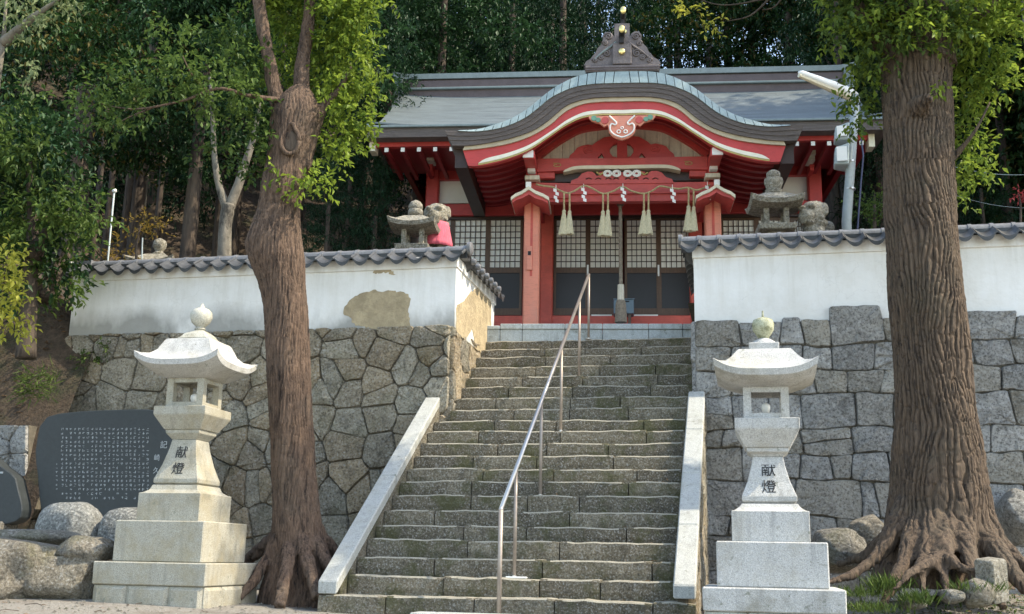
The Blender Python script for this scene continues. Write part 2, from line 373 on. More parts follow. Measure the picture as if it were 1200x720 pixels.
# ------------------------------------------------------------------ leaves
def leaf_arrays(pos, dirs, nrm, size, aspect=.42, fold=.18):
    """pos,dirs,nrm (N,3); size (N,) -> verts (4N,3): base, left, tip, right"""
    dirs = dirs / np.linalg.norm(dirs, axis=1, keepdims=True)
    side = np.cross(dirs, nrm); side /= (np.linalg.norm(side, axis=1, keepdims=True) + 1e-9)
    up = np.cross(side, dirs); s = size[:, None]
    b = pos; t = pos + dirs * s
    l = pos + dirs * s * .45 + side * s * aspect * .5 + up * s * fold
    r = pos + dirs * s * .45 - side * s * aspect * .5 + up * s * fold
    return np.stack([b, l, t, r], 1).reshape(-1, 3)
def leaf_mesh(name, V, mat):
    n = len(V) // 4
    me = bpy.data.meshes.new(name)
    me.vertices.add(len(V)); me.vertices.foreach_set('co', V.astype(np.float32).ravel())
    base = np.arange(n) * 4
    tri = np.stack([base, base+1, base+2, base, base+2, base+3], 1).ravel()
    me.loops.add(6*n); me.loops.foreach_set('vertex_index', tri.astype(np.int32))
    me.polygons.add(2*n); me.polygons.foreach_set('loop_start', np.arange(0, 6*n, 3, dtype=np.int32))
    try: me.polygons.foreach_set('loop_total', np.full(2*n, 3, dtype=np.int32))
    except Exception: pass
    me.materials.append(M[mat]); me.update(calc_edges=True); return me
def unit(n):
    v = rng.normal(size=(n, 3)); return v / np.linalg.norm(v, axis=1, keepdims=True)
def foliage(clusters, per, size, sprig=7, flat=.7, hollow=.55, droop=.25, aspect=.42):
    """clusters: (x,y,z,r). sprays of leaves on short twigs spread through each cluster's volume"""
    out = []
    for (cx, cy, cz, r) in clusters:
        ns = max(3, int(per * (r ** 2))); d = unit(ns); rad = r * (hollow + (1-hollow) * rng.random(ns)) * (1 + .25*rng.normal(size=ns))
        b = np.array([cx, cy, cz]) + d * rad[:, None] * np.array([1, 1, flat])
        sd = d + .5 * unit(ns); sd[:, 2] -= droop; sd /= np.linalg.norm(sd, axis=1, keepdims=True)
        for k in range(sprig):
            t = (k + .3) / sprig
            p = b + sd * size * 2.6 * t + unit(ns) * size * .18
            ld = sd * .55 + unit(ns) * .75; ld[:, 2] -= droop
            nn = np.array([0, 0, 1.]) + .55 * unit(ns)
            out.append(leaf_arrays(p, ld, nn, size * (.7 + .6 * rng.random(ns)), aspect))
    return np.concatenate(out)

# ------------------------------------------------------------------ trunks
def trunk_mb(rings, n=28, rough=.05, seed=0, flare=None, flute=0.0):
    """rings: (x, y, z, r) from the ground up, resampled; bark relief as real displacement"""
    mb = MB(); K = max(8, int((rings[-1][2] - rings[0][2]) / .07)); out = []
    zs = [q[2] for q in rings]
    for k in range(K + 1):
        z = zs[0] + (zs[-1] - zs[0]) * k / K
        x = np.interp(z, zs, [q[0] for q in rings]); y = np.interp(z, zs, [q[1] for q in rings]); r = np.interp(z, zs, [q[3] for q in rings])
        ring = []
        for i in range(n):
            a = 2 * math.pi * i / n; ca, sa = math.cos(a), math.sin(a)
            rr = r * (1 + rough * 2 * noise.noise(Vector((ca*2.2+seed, sa*2.2, z*1.1))) + rough * noise.noise(Vector((ca*7+seed, sa*7, z*1.4))))
            if flare:
                h = (z - zs[0]) / flare[0]
                if h < 1: rr *= 1 + flare[1] * (1-h)**2 * max(0, .4 + math.sin(a*flare[2] + seed)) 
            ring.append((x + rr*ca, y + rr*sa, z))
        out.append(ring)
    mb.frustum(out); return mb
def grown(name, mb, mat, parent, voxel, relief, smooth_it=6):
    """fuse trunk, roots and limbs into one skin, then press the bark relief into it"""
    o = mb.build(name, mat, None, smooth=True)
    m1 = o.modifiers.new('fuse', 'REMESH'); m1.mode = 'VOXEL'; m1.voxel_size = voxel; m1.use_smooth_shade = True
    m2 = o.modifiers.new('ease', 'SMOOTH'); m2.factor = .5; m2.iterations = smooth_it
    dg = bpy.context.evaluated_depsgraph_get(); dg.update()
    me = bpy.data.meshes.new_from_object(o.evaluated_get(dg)); bpy.data.objects.remove(o); me.name = name
    n = len(me.vertices); co = np.empty(n*3, np.float32); no = np.empty(n*3, np.float32)
    me.vertices.foreach_get('co', co); me.vertices.foreach_get('normal', no); co = co.reshape(-1, 3); no = no.reshape(-1, 3)
    d = np.array([relief(p) for p in co]); co += no*d[:, None]
    me.vertices.foreach_set('co', co.ravel()); me.update(); me.materials.clear(); me.materials.append(M[mat])
    me.polygons.foreach_set('use_smooth', [True]*len(me.polygons))
    return link(name, me, parent)
def px_trunk(rows, Y, kx=1.0):
    """rows: (y, x_left, x_right) in the photo -> rings at the tree's distance"""
    out = []
    for y, a, b in rows:
        p = at((a+b)/2, y, Y); r = (b-a)/2 * (p.y*math.cos(PITCH)+p.z*math.sin(PITCH)) / FPX - .008 ; out.append((p.x, p.y, p.z, r))
    out.sort(key=lambda q: q[2]); return out

# ------------------------------------------------------------------ stone cells
def clip(poly, nx, nz, c):                            # keep nx*x+nz*z <= c
    out = []
    for i in range(len(poly)):
        p, q = poly[i], poly[(i+1) % len(poly)]
        dp, dq = nx*p[0]+nz*p[1]-c, nx*q[0]+nz*q[1]-c
        if dp <= 0: out.append(p)
        if dp*dq < 0:
            t = dp/(dp-dq); out.append((p[0]+(q[0]-p[0])*t, p[1]+(q[1]-p[1])*t))
    return out
def cells(region, w, h, jit, seed, fill=0):
    """Voronoi cells of a jittered coursed lattice, cut to the region (a convex polygon)"""
    rd = random.Random(seed); xs = [p[0] for p in region]; zs = [p[1] for p in region]
    pts = []; z = min(zs) - h*.5; row = 0
    while z < max(zs) + h:
        x = min(xs) - w*1.5 + (row % 2) * w * .5
        while x < max(xs) + w*1.5:
            pts.append((x + rd.uniform(-1, 1)*w*jit, z + rd.uniform(-1, 1)*h*jit)); x += w * rd.uniform(.75, 1.3)
        z += h * rd.uniform(.88, 1.12); row += 1
    for p in list(pts):
        if rd.random() < fill:
            a = rd.uniform(0, 6.28); pts.append((p[0]+math.cos(a)*w*.42, p[1]+math.sin(a)*h*.42))
    out = []
    for i, p in enumerate(pts):
        poly = list(region)
        near = sorted(((q[0]-p[0])**2 + (q[1]-p[1])**2, q) for j, q in enumerate(pts) if j != i)[:16]
        for d, q in near:
            nx, nz = q[0]-p[0], q[1]-p[1]
            poly = clip(poly, nx, nz, (q[0]**2+q[1]**2-p[0]**2-p[1]**2)/2)
            if len(poly) < 3: break
        if len(poly) >= 3:
            ar = abs(sum(poly[k][0]*poly[(k+1)%len(poly)][1]-poly[(k+1)%len(poly)][0]*poly[k][1] for k in range(len(poly))))/2
            if ar > w*h*.06: out.append(poly)
    return out
def courses(x0, x1, z0, z1, w, h, seed):
    """roughly coursed blocks: wavering beds, slanted joints, some blocks split in two"""
    rd = random.Random(seed); out = []; beds = [z1]
    while beds[-1] > z0: beds.append(beds[-1] - h*rd.uniform(.78, 1.25))
    def bed(k, x): return beds[k] + (0 if k == 0 else .085*noise.noise(Vector((x*1.1, k*3.7, seed))) + .05*noise.noise(Vector((x*3.1, k*1.7, seed))))
    for k in range(len(beds)-1):
        x = x0; a0 = a1 = x0
        while x < x1-.01:
            wd = w*rd.uniform(.55, 1.45); nx = min(x1, x+wd)
            if x1-nx < w*.4: nx = x1
            b0 = nx if nx == x1 else nx+rd.uniform(-.07, .07); b1 = nx if nx == x1 else nx+rd.uniform(-.07, .07)
            m0 = (a0+b0)/2+rd.uniform(-.04, .04); m1 = (a1+b1)/2+rd.uniform(-.04, .04)
            c = [(a1, bed(k+1, a1)), (m1, bed(k+1, m1)), (b1, bed(k+1, b1)), (b0, bed(k, b0)), (m0, bed(k, m0)), (a0, bed(k, a0))]
            q = rd.random()
            if q < .16 and wd > w*.9 and k:
                t0, t1 = rd.uniform(.35, .65), rd.uniform(.35, .65)
                L0 = (a1+(a0-a1)*t0, c[0][1]+(c[5][1]-c[0][1])*t0); R0 = (b1+(b0-b1)*t1, c[2][1]+(c[3][1]-c[2][1])*t1)
                out.append([c[0], c[1], c[2], R0, L0]); out.append([L0, R0, c[3], c[4], c[5]])
            else: out.append(c)
            x = nx; a0, a1 = b0, b1
    return out
def stone_block(poly, put, parent, mat, rd, gap=.004, bulge=.05, deep=.16, name='stone', ease=.02):
    """one laid stone: cell shrunk by the joint, corners eased, pitched face standing proud. put(u, depth, z) -> local"""
    n = len(poly); cx = sum(p[0] for p in poly)/n; cz = sum(p[1] for p in poly)/n
    if sum(poly[i][0]*poly[(i+1)%n][1]-poly[(i+1)%n][0]*poly[i][1] for i in range(n)) < 0: poly = poly[::-1]
    wob = []
    for i in range(n):                                 # chipped, wandering arrises
        a, b = poly[i], poly[(i+1) % n]; L_ = math.hypot(b[0]-a[0], b[1]-a[1]); wob.append(a)
        if L_ > .17:
            q = rd.uniform(.35, .65); e = rd.uniform(-.018, .005) ; wob.append((a[0]+(b[0]-a[0])*q-(b[1]-a[1])/L_*e, a[1]+(b[1]-a[1])*q+(b[0]-a[0])/L_*e))
    poly = wob; n = len(poly)
    pts = []
    for i in range(n):
        a, b, c = poly[i-1], poly[i], poly[(i+1) % n]
        for q in (a, c):
            L_ = math.hypot(q[0]-b[0], q[1]-b[1]); t = min(.25, ease / max(L_, 1e-4))
            pts.append((b[0]+(q[0]-b[0])*t, b[1]+(q[1]-b[1])*t))
    # drop near-duplicate points
    ps = []
    for p in pts:
        if not ps or math.hypot(p[0]-ps[-1][0], p[1]-ps[-1][1]) > .02: ps.append(p)
    if len(ps) < 4: return None
    def ring(shr, d, jz=0):
        o = []
        for p in ps:
            vx, vz = p[0]-cx, p[1]-cz; L_ = math.hypot(vx, vz) or 1
            k = max(.1, (L_-shr)/L_); o.append(put(cx+vx*k, d + rd.uniform(-jz, jz), cz+vz*k))
        return o
    b = bulge * rd.uniform(.5, 1.2)
    m = len(ps)
    r0 = ring(gap, deep); r1 = ring(gap, .012, .008); r2 = ring(gap+.016, -b*.7, .016); ce = put(cx+rd.uniform(-.04,.04), -b*rd.uniform(.9,1.4), cz+rd.uniform(-.03,.03))
    vs = r0+r1+r2+[ce]; fs = []
    for k in range(2):
        for i in range(m):
            j = (i+1) % m; fs.append((k*m+i, k*m+j, (k+1)*m+j, (k+1)*m+i))
    fs += [(2*m+i, 2*m+(i+1) % m, 3*m) for i in range(m)]
    mb = MB(); mb.add(vs, fs); o = mb.build(name, mat, parent, smooth=True, auto=40); return o

# ================================================================== GROUND
GZ = -0.56                                            # courtyard level at the foot of the stairs (eye = 0)
def gheight(x, y):
    z = GZ
    if y < 9.6: z = GZ - 1.1 * min(1, (9.6-y)/5.0)
    z += .30 * math.exp(-(((x-4.9)/1.5)**2 + ((y-11.3)/1.3)**2)) + .10*max(0, min(1, (-x-1.6)/2.0))*max(0, min(1, (y-9.8)/1.5))
    return z + .012 * noise.noise(Vector((x*2, y*2, 0)))
def grid(x0, x1, y0, y1, nx, ny, fn):
    vs = [(x0+(x1-x0)*i/nx, y0+(y1-y0)*j/ny) for j in range(ny+1) for i in range(nx+1)]
    vs = [(x, y, fn(x, y)) for x, y in vs]
    fs = [(j*(nx+1)+i, j*(nx+1)+i+1, (j+1)*(nx+1)+i+1, (j+1)*(nx+1)+i) for j in range(ny) for i in range(nx)]
    return MB().add(vs, fs)
struct(grid(-60, 60, -60, 16, 240, 200, gheight).build('ground', 'ground', smooth=True))
ZT = 3.28                                             # terrace level behind the walls
SW = 13.72                                            # face of the retaining walls (WF frame)
def hill(x, y):
    l = x*WF.L.x + y*WF.L.y; s = x*WF.A.x + y*WF.A.y
    z = ZT
    if s > 23: z += (s-23)*.62*min(1, (s-23)/4)
    side = max(0, (-l-9.4)); z += .55*side if s > 14 else 0
    z += max(0, l-9)*.35
    return z + .25*noise.noise(Vector((x*.5, y*.5, 3))) * min(1, max(0, s-20)/3)
def terr():
    vs = []; nx, ny = 130, 90
    for j in range(ny+1):
        for i in range(nx+1):
            l = -45 + 90*i/nx; s = 13.95 + 56*(j/ny)**1.3
            p = WF.w(l, s); z = hill(p.x, p.y)
            vs.append((p.x, p.y, z))
    fs = [(j*(nx+1)+i, j*(nx+1)+i+1, (j+1)*(nx+1)+i+1, (j+1)*(nx+1)+i) for j in range(ny) for i in range(nx)
          if not (-3.9 < -45+90*(i+.5)/nx < -.5 and 13.95+56*((j)/ny)**1.3 < 17.5)]
    return MB().add(vs, fs)
struct(terr().build('hillside', 'soil', smooth=True))
# earth bank to the left of the left wall, from the yard up to the wooded slope
def bank():
    vs = []; nx, ny = 60, 60
    for j in range(ny+1):
        for i in range(nx+1):
            s = 11.6 + 3.0*j/ny; l = -24 + (24-9.15)*i/nx
            p = WF.w(l, s); t = max(0, min(1, (s-12.2)/1.9)); t = t*t*(3-2*t)*.75 + .25*t
            top = ZT + .55*max(0, -l-9.4)
            z = GZ + (top-GZ)*t + .16*noise.noise(Vector((l*1.4, s*1.4, 0))) + .06*noise.noise(Vector((l*5, s*5, 0)))
            vs.append((p.x, p.y, z))
    fs = [(j*(nx+1)+i, j*(nx+1)+i+1, (j+1)*(nx+1)+i+1, (j+1)*(nx+1)+i) for j in range(ny) for i in range(nx)]
    return MB().add(vs, fs)
struct(bank().build('earth_bank', 'soil', smooth=True))

# ================================================================== STAIRCASE
D0, TR = 10.3, .26
EDGE_Y = [702.5,679,656,635,617,599.5,581,564,549.5,534,519.5,505,492.5,479,466,453,441,429,417.5,409,398.5]
NS = len(EDGE_Y)
EZ = [WF.px(640, y, D0+n*TR)[1] for n, y in enumerate(EDGE_Y)]
LL, LR = -3.93, -.655
stair = thing('stone_staircase', 'long flight of mossy grey stone steps with pale granite copings, leading up to the shrine', 'staircase', rz=-WF.a)
rd = random.Random(3)
for n in range(NS):
    z1 = EZ[n]; z0 = (EZ[n-1] if n else GZ-.1) - .05
    s0 = D0 + n*TR; s1 = s0 + TR + .06
    l0 = LL if s0 < SW-.1 else -3.79; l1 = LR if n else LR+.17
    if n == 0: l0 = LL-.2
    cuts = [l0]
    while l1 - cuts[-1] > 1.25: cuts.append(cuts[-1] + rd.uniform(.55, 1.15))
    cuts.append(l1)
    for a, b in zip(cuts[:-1], cuts[1:]):
        m = max(3, int((b-a)/.07)); ja = rd.uniform(-.012, .012); dz0, dz1 = rd.uniform(-.012, .008), rd.uniform(-.012, .008)
        rings = []
        for i in range(m+1):
            t = i/m; x = a+.006 + (b-a-.012)*t
            e = .012*noise.noise(Vector((x*3, n*7.1, 0))); zz = z1 + dz0*(1-t)+dz1*t + .012*noise.noise(Vector((x*5, n*3.3, a*9))) + .005*noise.noise(Vector((x*17, n*3.3, 5)))
            endr = .007 if i in (0, m) else 0
            rings.append([(x, s0+ja+e+.012, z0), (x, s0+ja+e*.6-.004, z0+.5*(zz-z0)), (x, s0+ja+e*.4+.004+endr*.5, zz-.014-endr), (x, s0+ja+.016+e*.4, zz-endr*.6), (x, s1, zz), (x, s1, z0)])
        mb = MB(); mb.frustum(rings); o = mb.build('step_block', 'step', stair)
        me = o.data; me.materials.append(M['nosing'])
        for p in me.polygons:                          # upward faces of tread and nosing: paler stone
            if p.normal.z > .6: p.material_index = 1
SL = (EZ[-1]-EZ[0])/((NS-1)*TR)
def nose(s): return EZ[0] + (s-D0)*SL
# copings: slabs laid on the slope
def coping(l0, l1, s0, s1, nseg, lift):
    zc = lambda s: nose(s)+lift
    for k in range(nseg):
        a = s0+(s1-s0)*k/nseg+.004; b = s0+(s1-s0)*(k+1)/nseg-.004; t = .13
        mb = MB(); mb.add([(l0,a,zc(a)-t),(l1,a,zc(a)-t),(l1,b,zc(b)-t),(l0,b,zc(b)-t),(l0,a,zc(a)),(l1,a,zc(a)),(l1,b,zc(b)),(l0,b,zc(b))],
               [(0,3,2,1),(4,5,6,7),(0,1,5,4),(1,2,6,5),(2,3,7,6),(3,0,4,7)])
        mb.build('coping_slab', 'coping', stair, bevel=.012)
coping(-4.13, -3.93, 10.28, SW-.04, 2, .13)
coping(-.69, -.485, 10.28, SW-.05, 4, .17)
# cheek walls under the copings
def cheek(l0, l1, s0, lift, stones):
    s1 = SW
    poly = [(s0, GZ-.3), (s1, GZ-.3), (s1, nose(s1)+lift-.14), (s0, nose(s0)+lift-.14)]
    mb = MB(); vs = [(l0, s, z) for s, z in poly]+[(l1, s, z) for s, z in poly]
    mb.add(vs, [(0,1,2,3),(7,6,5,4)]+[(i, (i+1) % 4, (i+1) % 4+4, i+4) for i in range(4)])
    mb.build('cheek_wall', 'joint' if stones else 'step', stair)
    if stones:
        for c in cells(poly, .42, .3, .35, 21):
            stone_block(c, lambda u, d, z: (l1+.05-d, u, z), stair, 'wallstone_l', rd, deep=.05, bulge=.03, name='cheek_stone')
cheek(-4.10, -3.935, 10.40, .13, False); cheek(-.66, -.56, 10.40, .17, True)

# ================================================================== RETAINING WALLS
def put_front(u, d, z): return (u, SW + d, z)
BASEZ = -.9
for side in ('left', 'right'):
    if side == 'left':
        wall = thing('retaining_wall', 'dry-laid wall of irregular rounded grey stones left of the staircase', 'stone wall', rz=-WF.a)
        zl = 3.02
        region = [(-10.35, BASEZ), (-3.83, BASEZ), (-3.83, zl), (-9.62, zl)]
        cs = cells(region, .43, .35, .45, 5, fill=.28); mat = 'wallstone_l'; rd = random.Random(5)
        body = [(-10.2, BASEZ), (-3.9, BASEZ), (-3.9, zl-.06), (-9.6, zl-.06)]
    else:
        wall = thing('retaining_wall', 'wall of squared blue-grey stones laid in rough courses, right of the staircase', 'stone wall', rz=-WF.a)
        zl = 3.0
        region = [(-.60, BASEZ), (5.2, BASEZ), (5.2, zl), (-.60, zl)]
        cs = courses(-.60, 5.2, BASEZ, zl, .47, .35, 9); mat = 'wallstone_r'; rd = random.Random(9)
        body = [(-.5, BASEZ), (5.2, BASEZ), (5.2, zl-.06), (-.5, zl-.06)]
    for c in cs:
        if side == 'right':
            top = [p for p in c if p[1] > zl-.01]
            if top:
                cxm = sum(p[0] for p in c)/len(c); up = rd.uniform(-.05, .03)
                if .98 < cxm < 1.42: up = .13
                c = [(p[0], p[1]+up*(1 if p[1] > zl-.01 else 0)) for p in c]
        stone_block(c, put_front, wall, mat, rd, bulge=.042)
    mb = MB(); mb.prism(body, SW+.018, SW+.6); mb.build('joint_fill', 'joint', wall)
    # return along the stairs
    if side == 'left':
        reg = [(SW+.02, 1.6), (16.0, 2.6), (16.0, zl), (SW+.02, zl)]
        for c in cells(reg, .5, .42, .25, 31):
            stone_block(c, lambda u, d, z: (-3.80-d, u, z), wall, mat, rd, bulge=.03, deep=.12)
        MB().box(-4.3, -3.87, SW+.05, 16.0, 1.2, zl-.05).build('joint_fill', 'joint', wall)
    else:
        reg = [(SW+.02, 1.6), (16.0, 2.6), (16.0, zl), (SW+.02, zl)]
        for c in cells(reg, .5, .42, .25, 33):
            stone_block(c, lambda u, d, z: (-.63+d, u, z), wall, mat, rd, bulge=.02, deep=.12)
        MB().box(-.55, -.2, SW+.65, 16.0, 1.2, zl-.05).build('joint_fill', 'joint', wall)

# ================================================================== PLASTER WALLS WITH TILED ROOFS
def tile_mesh(wd, name):
    """eave pan tile: S-shaped section, thick lip in front, falling towards the eave"""
    n = 14
    def prof(t): return .03-.062*math.sin(math.pi*min(1, t*1.12))**.9+(.02*math.sin(math.pi*(t-.82)/.18) if t > .82 else 0)
    top = []; bot = []
    rings = []
    for k, y in enumerate((0, .02, .24)):
        lip = (.045, .022, .018)[k]; z = .13*(y/.24)
        up = [(wd*(i/(n-1)-.5), y, z+prof(i/(n-1))+.02) for i in range(n)]
        dn = [(wd*(i/(n-1)-.5), y, z+prof(i/(n-1))+.02-lip*(1 if k else (.45+.75*math.sin(math.pi*i/(n-1))))) for i in range(n)][::-1]
        rings.append(up+dn)
    mb = MB(); mb.frustum(rings); return mb
def capseg(wd, r=.085):
    mb = MB(); rings = []
    for x, rr in ((-wd/2, r*1.06), (-wd/2+.05, r*1.06), (-wd/2+.055, r*.96), (wd/2, r*.96)):
        rings.append([(x, rr*math.cos(math.pi*k/8)*1.1, rr*math.sin(math.pi*k/8)) for k in range(9)])
    mb.frustum(rings); return mb
TW = .262
tile_me = tile_mesh(TW*.97, 'eave_tile').build('eave_tile', 'tile', smooth=True, auto=35)
cap_me = capseg(TW*1.0).build('ridge_tile', 'ridgetile', smooth=True, auto=40)
tile_data, cap_data = tile_me.data, cap_me.data
bpy.data.objects.remove(tile_me); bpy.data.objects.remove(cap_me)
def wall_roof(wall, x0, x1, yc, zt, rot, orient=0):
    """a run of roof along local x (or along y when orient = 1), both pitches, ridge on top"""
    n = max(1, int(round((x1-x0)/TW))); st = (x1-x0)/n
    for k in range(n):
        u = x0 + st*(k+.5)
        for side in (0, 1):
            o = link('eave_tile', tile_data, wall); rz = orient + (math.pi if side else 0)
            jz = rd.uniform(-.006, .006)
            off = Vector((0, -.30, 0)); off.rotate(Matrix.Rotation(rz, 3, 'Z').to_quaternion())
            base = Vector((u, yc, zt+jz)) if not orient else Vector((yc, u, zt+jz))
            o.location = base + off; o.rotation_euler = (rd.uniform(-.02, .02), 0, rz); o.scale = (st/TW, 1, 1)
        o = link('ridge_tile', cap_data, wall)
        o.location = Vector((u, yc, zt+.155)) if not orient else Vector((yc, u, zt+.155))
        o.rotation_euler = (0, rd.uniform(-.01, .01), orient+math.pi); o.scale = (st/TW, 1, 1)
    # bedding course under the ridge
    mb = MB(); 
    if not orient: mb.box(x0, x1, yc-.085, yc+.085, zt+.04, zt+.165)
    else: mb.box(yc-.085, yc+.085, x0, x1, zt+.04, zt+.165)
    mb.build('ridge_course', 'tile', wall)
PWB = 2.93; EAVE = 3.955; YC = SW+.20
def plaster_wall(l0, l1, side):
    lab = ('white plaster wall with damp stains and bare clay patches, on the left stone wall' if side == 'left'
           else 'clean white plaster wall with grey tiled top on the right stone wall')
    org = WF.w(l0 if side == 'left' else l0, YC, PWB)
    wl = thing('plaster_wall', lab, 'wall', org, -WF.a)
    W = l1-l0; H = EAVE-PWB
    MB().box(0, W, -.16, .16, 0, H-.125).build('wall_body', 'plaster_'+side, wl, bevel=.008)
    MB().box(-.015, W+.015, -.185, .185, H-.128, H+.03).build('eave_band', 'plaster_right', wl, bevel=.006)
    wall_roof(wl, -.12 if side == 'left' else -.16, W+(.12 if side == 'left' else .2), 0, H-.02, 0)
    # return towards the shrine
    y1 = 16.05-YC
    xr = W-.16 if side == 'left' else .16
    MB().box(xr-.158, xr+.158, .165, y1, 0.003, H-.125).build('wall_body', 'plaster_'+side, wl, bevel=.006)
    MB().box(xr-.183, xr+.183, .19, y1+.01, H-.128, H+.028).build('eave_band', 'plaster_right', wl)
    wall_roof(wl, .33, y1+.1, xr, H-.02, 0, math.pi/2)
    # round end tiles
    def endcap(x, y, z, r, rz=0):
        mb = MB(); mb.lathe([(r*.3, -.03), (r, -.025), (r, .02), (r*.8, .035), (r*.25, .04)], n=14)
        o = mb.build('end_tile', 'ridgetile', wl, smooth=True, auto=40); o.location = (x, y, z); o.rotation_euler = (math.pi/2, 0, rz); return o
    if side == 'left':
        endcap(W+.14, -.02, H+.17, .095, math.pi/2); endcap(-.17, 0, H+.16, .09, math.pi/2)
        for k in range(7): endcap(W+.155, .15+k*.262, H+.03, .045, math.pi/2)
        # verge ornament at the far left end
        MB().frustum([[(-.42,-.1,H+.12),(-.42,.1,H+.12),(-.42,.1,H+.16),(-.42,-.1,H+.16)],[(-.2,-.1,H+.05),(-.2,.1,H+.05),(-.2,.1,H+.17),(-.2,-.1,H+.17)],[(.2,-.1,H+.02),(.2,.1,H+.02),(.2,.1,H+.22),(.2,-.1,H+.22)]]).build('end_tile', 'ridgetile', wl)
    else:
        endcap(-.17, -.0, H+.16, .09, math.pi/2)
    return wl, W, H
lwall, LW_, LH = plaster_wall(-9.60, -3.78, 'left')
rwall, RW_, RH = plaster_wall(-.60, 5.2, 'right')
# where the plaster has fallen off the left wall: bare clay core, the plaster edge standing proud round it
def clay_patch(cx, cz, pts, face):
    rdp = random.Random(int(cx*100)); out = []
    P = resample(pts+[pts[0]], 72, False)[:-1]
    for (x, z) in P:
        q = .05*noise.noise(Vector((x*7, z*7, 1)))+.02*noise.noise(Vector((x*23, z*23, 4))); out.append((x+q+rdp.uniform(-.008, .008), z+q*.7+rdp.uniform(-.008, .008)))
    mb = MB()
    if face == 'front': mb._pr(out if sum(out[i][0]*out[(i+1)%len(out)][1]-out[(i+1)%len(out)][0]*out[i][1] for i in range(len(out)))>0 else out[::-1], -.164, -.155); mb.build('bare_clay_patch', 'clay', lwall)
    else:
        n = len(out); vs = [(LW_+.004, u, z) for u, z in out]+[(LW_-.01, u, z) for u, z in out]
        mb.add(vs, [tuple(range(n)), tuple(range(n, 2*n))[::-1]]+[(i, i+n, (i+1) % n+n, (i+1) % n) for i in range(n)]); mb.build('bare_clay_patch', 'clay', lwall)
def wpts(px, s): return [(WF.px(x, y, s)[0]+9.60, WF.px(x, y, s)[1]-PWB) for x, y in px]
clay_patch(0, 0, wpts([(402,361),(412,350),(425,343),(445,340),(470,343),(480,350),(481,383),(482,386),(462,386),(420,384),(405,372)], SW+.04), 'front')
clay_patch(3, 0, wpts([(436,320),(438,310),(448,306),(452,312),(462,316),(464,321)], SW+.02), 'front')
# on the end face (depth, height)
clay_patch(7, 0, [(-.10,.02),(-.12,.38),(.25,.52),(.55,.70),(1.0,.90),(1.9,.91),(1.95,.02),(1.0,-.01),(.8,.25),(.4,.0)], 'end')

# ================================================================== SHRINE
DW = 19.2; DG = 16.4; DC = 17.3; DE = 17.4; DR = 21.0
U0 = SF.px(729, 150, DG)[0]
ZP = SF.px(700, 379.8, 15.95)[1]
shrine = thing('shrine_hall', 'vermilion Shinto shrine hall with copper roof, curved front gable and lattice doors', 'shrine', SF.w(U0, DW, ZP), -SF.a)
def sx(x, y, d):
    l, z = SF.px(x, y, d); return l-U0, z-ZP
def sp(x, y, d):
    l, z = sx(x, y, d); return (l, d-DW, z)
def pbox(name, x0, y0, x1, y1, d, dep, mat, parent=None, bevel=0.0, mb=None):
    xm, ym = (x0+x1)/2, (y0+y1)/2
    l0 = sx(x0, ym, d)[0]; l1 = sx(x1, ym, d)[0]; z1 = sx(xm, y0, d)[1]; z0 = sx(xm, y1, d)[1]
    m = mb or MB(); m.box(l0, l1, d-DW, d-DW+dep, z0, z1)
    if mb is None: return m.build(name, mat, parent or shrine, bevel=bevel)
def mirx(x): return 2*729-x                            # the front is symmetric about its middle
def pbox2(name, x0, y0, x1, y1, d, dep, mat, **k):
    pbox(name, x0, y0, x1, y1, d, dep, mat, **k)
    xm, ym = (x0+x1)/2, (y0+y1)/2
    l0 = sx(x0, ym, d)[0]; l1 = sx(x1, ym, d)[0]; z1 = sx(xm, y0, d)[1]; z0 = sx(xm, y1, d)[1]
    return MB().box(-l1, -l0, d-DW, d-DW+dep, z0, z1).build(name, mat, shrine, bevel=k.get('bevel', 0))

# --- podium of granite blocks at the head of the stairs
pz1 = 0.0; pz0 = SF.px(700, 399, 15.95)[1]-ZP
cuts = [540, 586, 612, 662, 706, 760, 800, 842]
for a, b in zip(cuts[:-1], cuts[1:]):
    la = sx(a, 390, 15.95)[0]+.003; lb = sx(b, 390, 15.95)[0]-.003
    MB().box(la, lb, 15.95-DW, 16.6-DW, pz0-.25, -.085 if b <= 586 else -.085).build('podium_block', 'granite_blue', shrine, bevel=.008)
    MB().box(la, lb, 15.93-DW, 16.6-DW, -.083, -.0 if b > 586 else -.03).build('podium_slab', 'granite_blue', shrine, bevel=.008)
MB().box(-4.9, 4.9, 16.62-DW, 23-DW, -.4, -.02).build('floor', 'granite_blue', shrine)

# --- wall plane: sill, posts, lintels, panels
pbox('sill_beam', 440, 370, 990, 386, DW-.12, .35, 'sillred')
pbox('sill_base', 440, 380, 990, 420, DW-.10, .3, 'sillred')
pbox('lintel_beam', 500, 237, 960, 251, DW-.10, .3, 'red', bevel=.01)
pbox('door_head', 500, 250.5, 960, 255.5, DW-.03, .2, 'darkwood')
pbox2('tie_beam', 500, 198, 650, 210, DW-.10, .3, 'red', bevel=.01)
pbox2('post', 497, 150, 512, 395, DW-.16, .32, 'red', bevel=.02)
pbox2('post', 633, 225, 648, 392, DW-.14, .3, 'sillred', bevel=.02)
pbox2('plaster_panel', 511, 209, 640, 238, DW, .1, 'whitep')
pbox2('plaster_panel', 511, 186, 640, 199, DW, .1, 'board')
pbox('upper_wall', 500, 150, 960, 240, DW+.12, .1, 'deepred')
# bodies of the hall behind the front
MB().box(sx(498, 200, DW)[0], -sx(498, 200, DW)[0], .35, 3.6, -.1, sx(600, 160, DW)[1]).build('rear_wall', 'deepred', shrine)
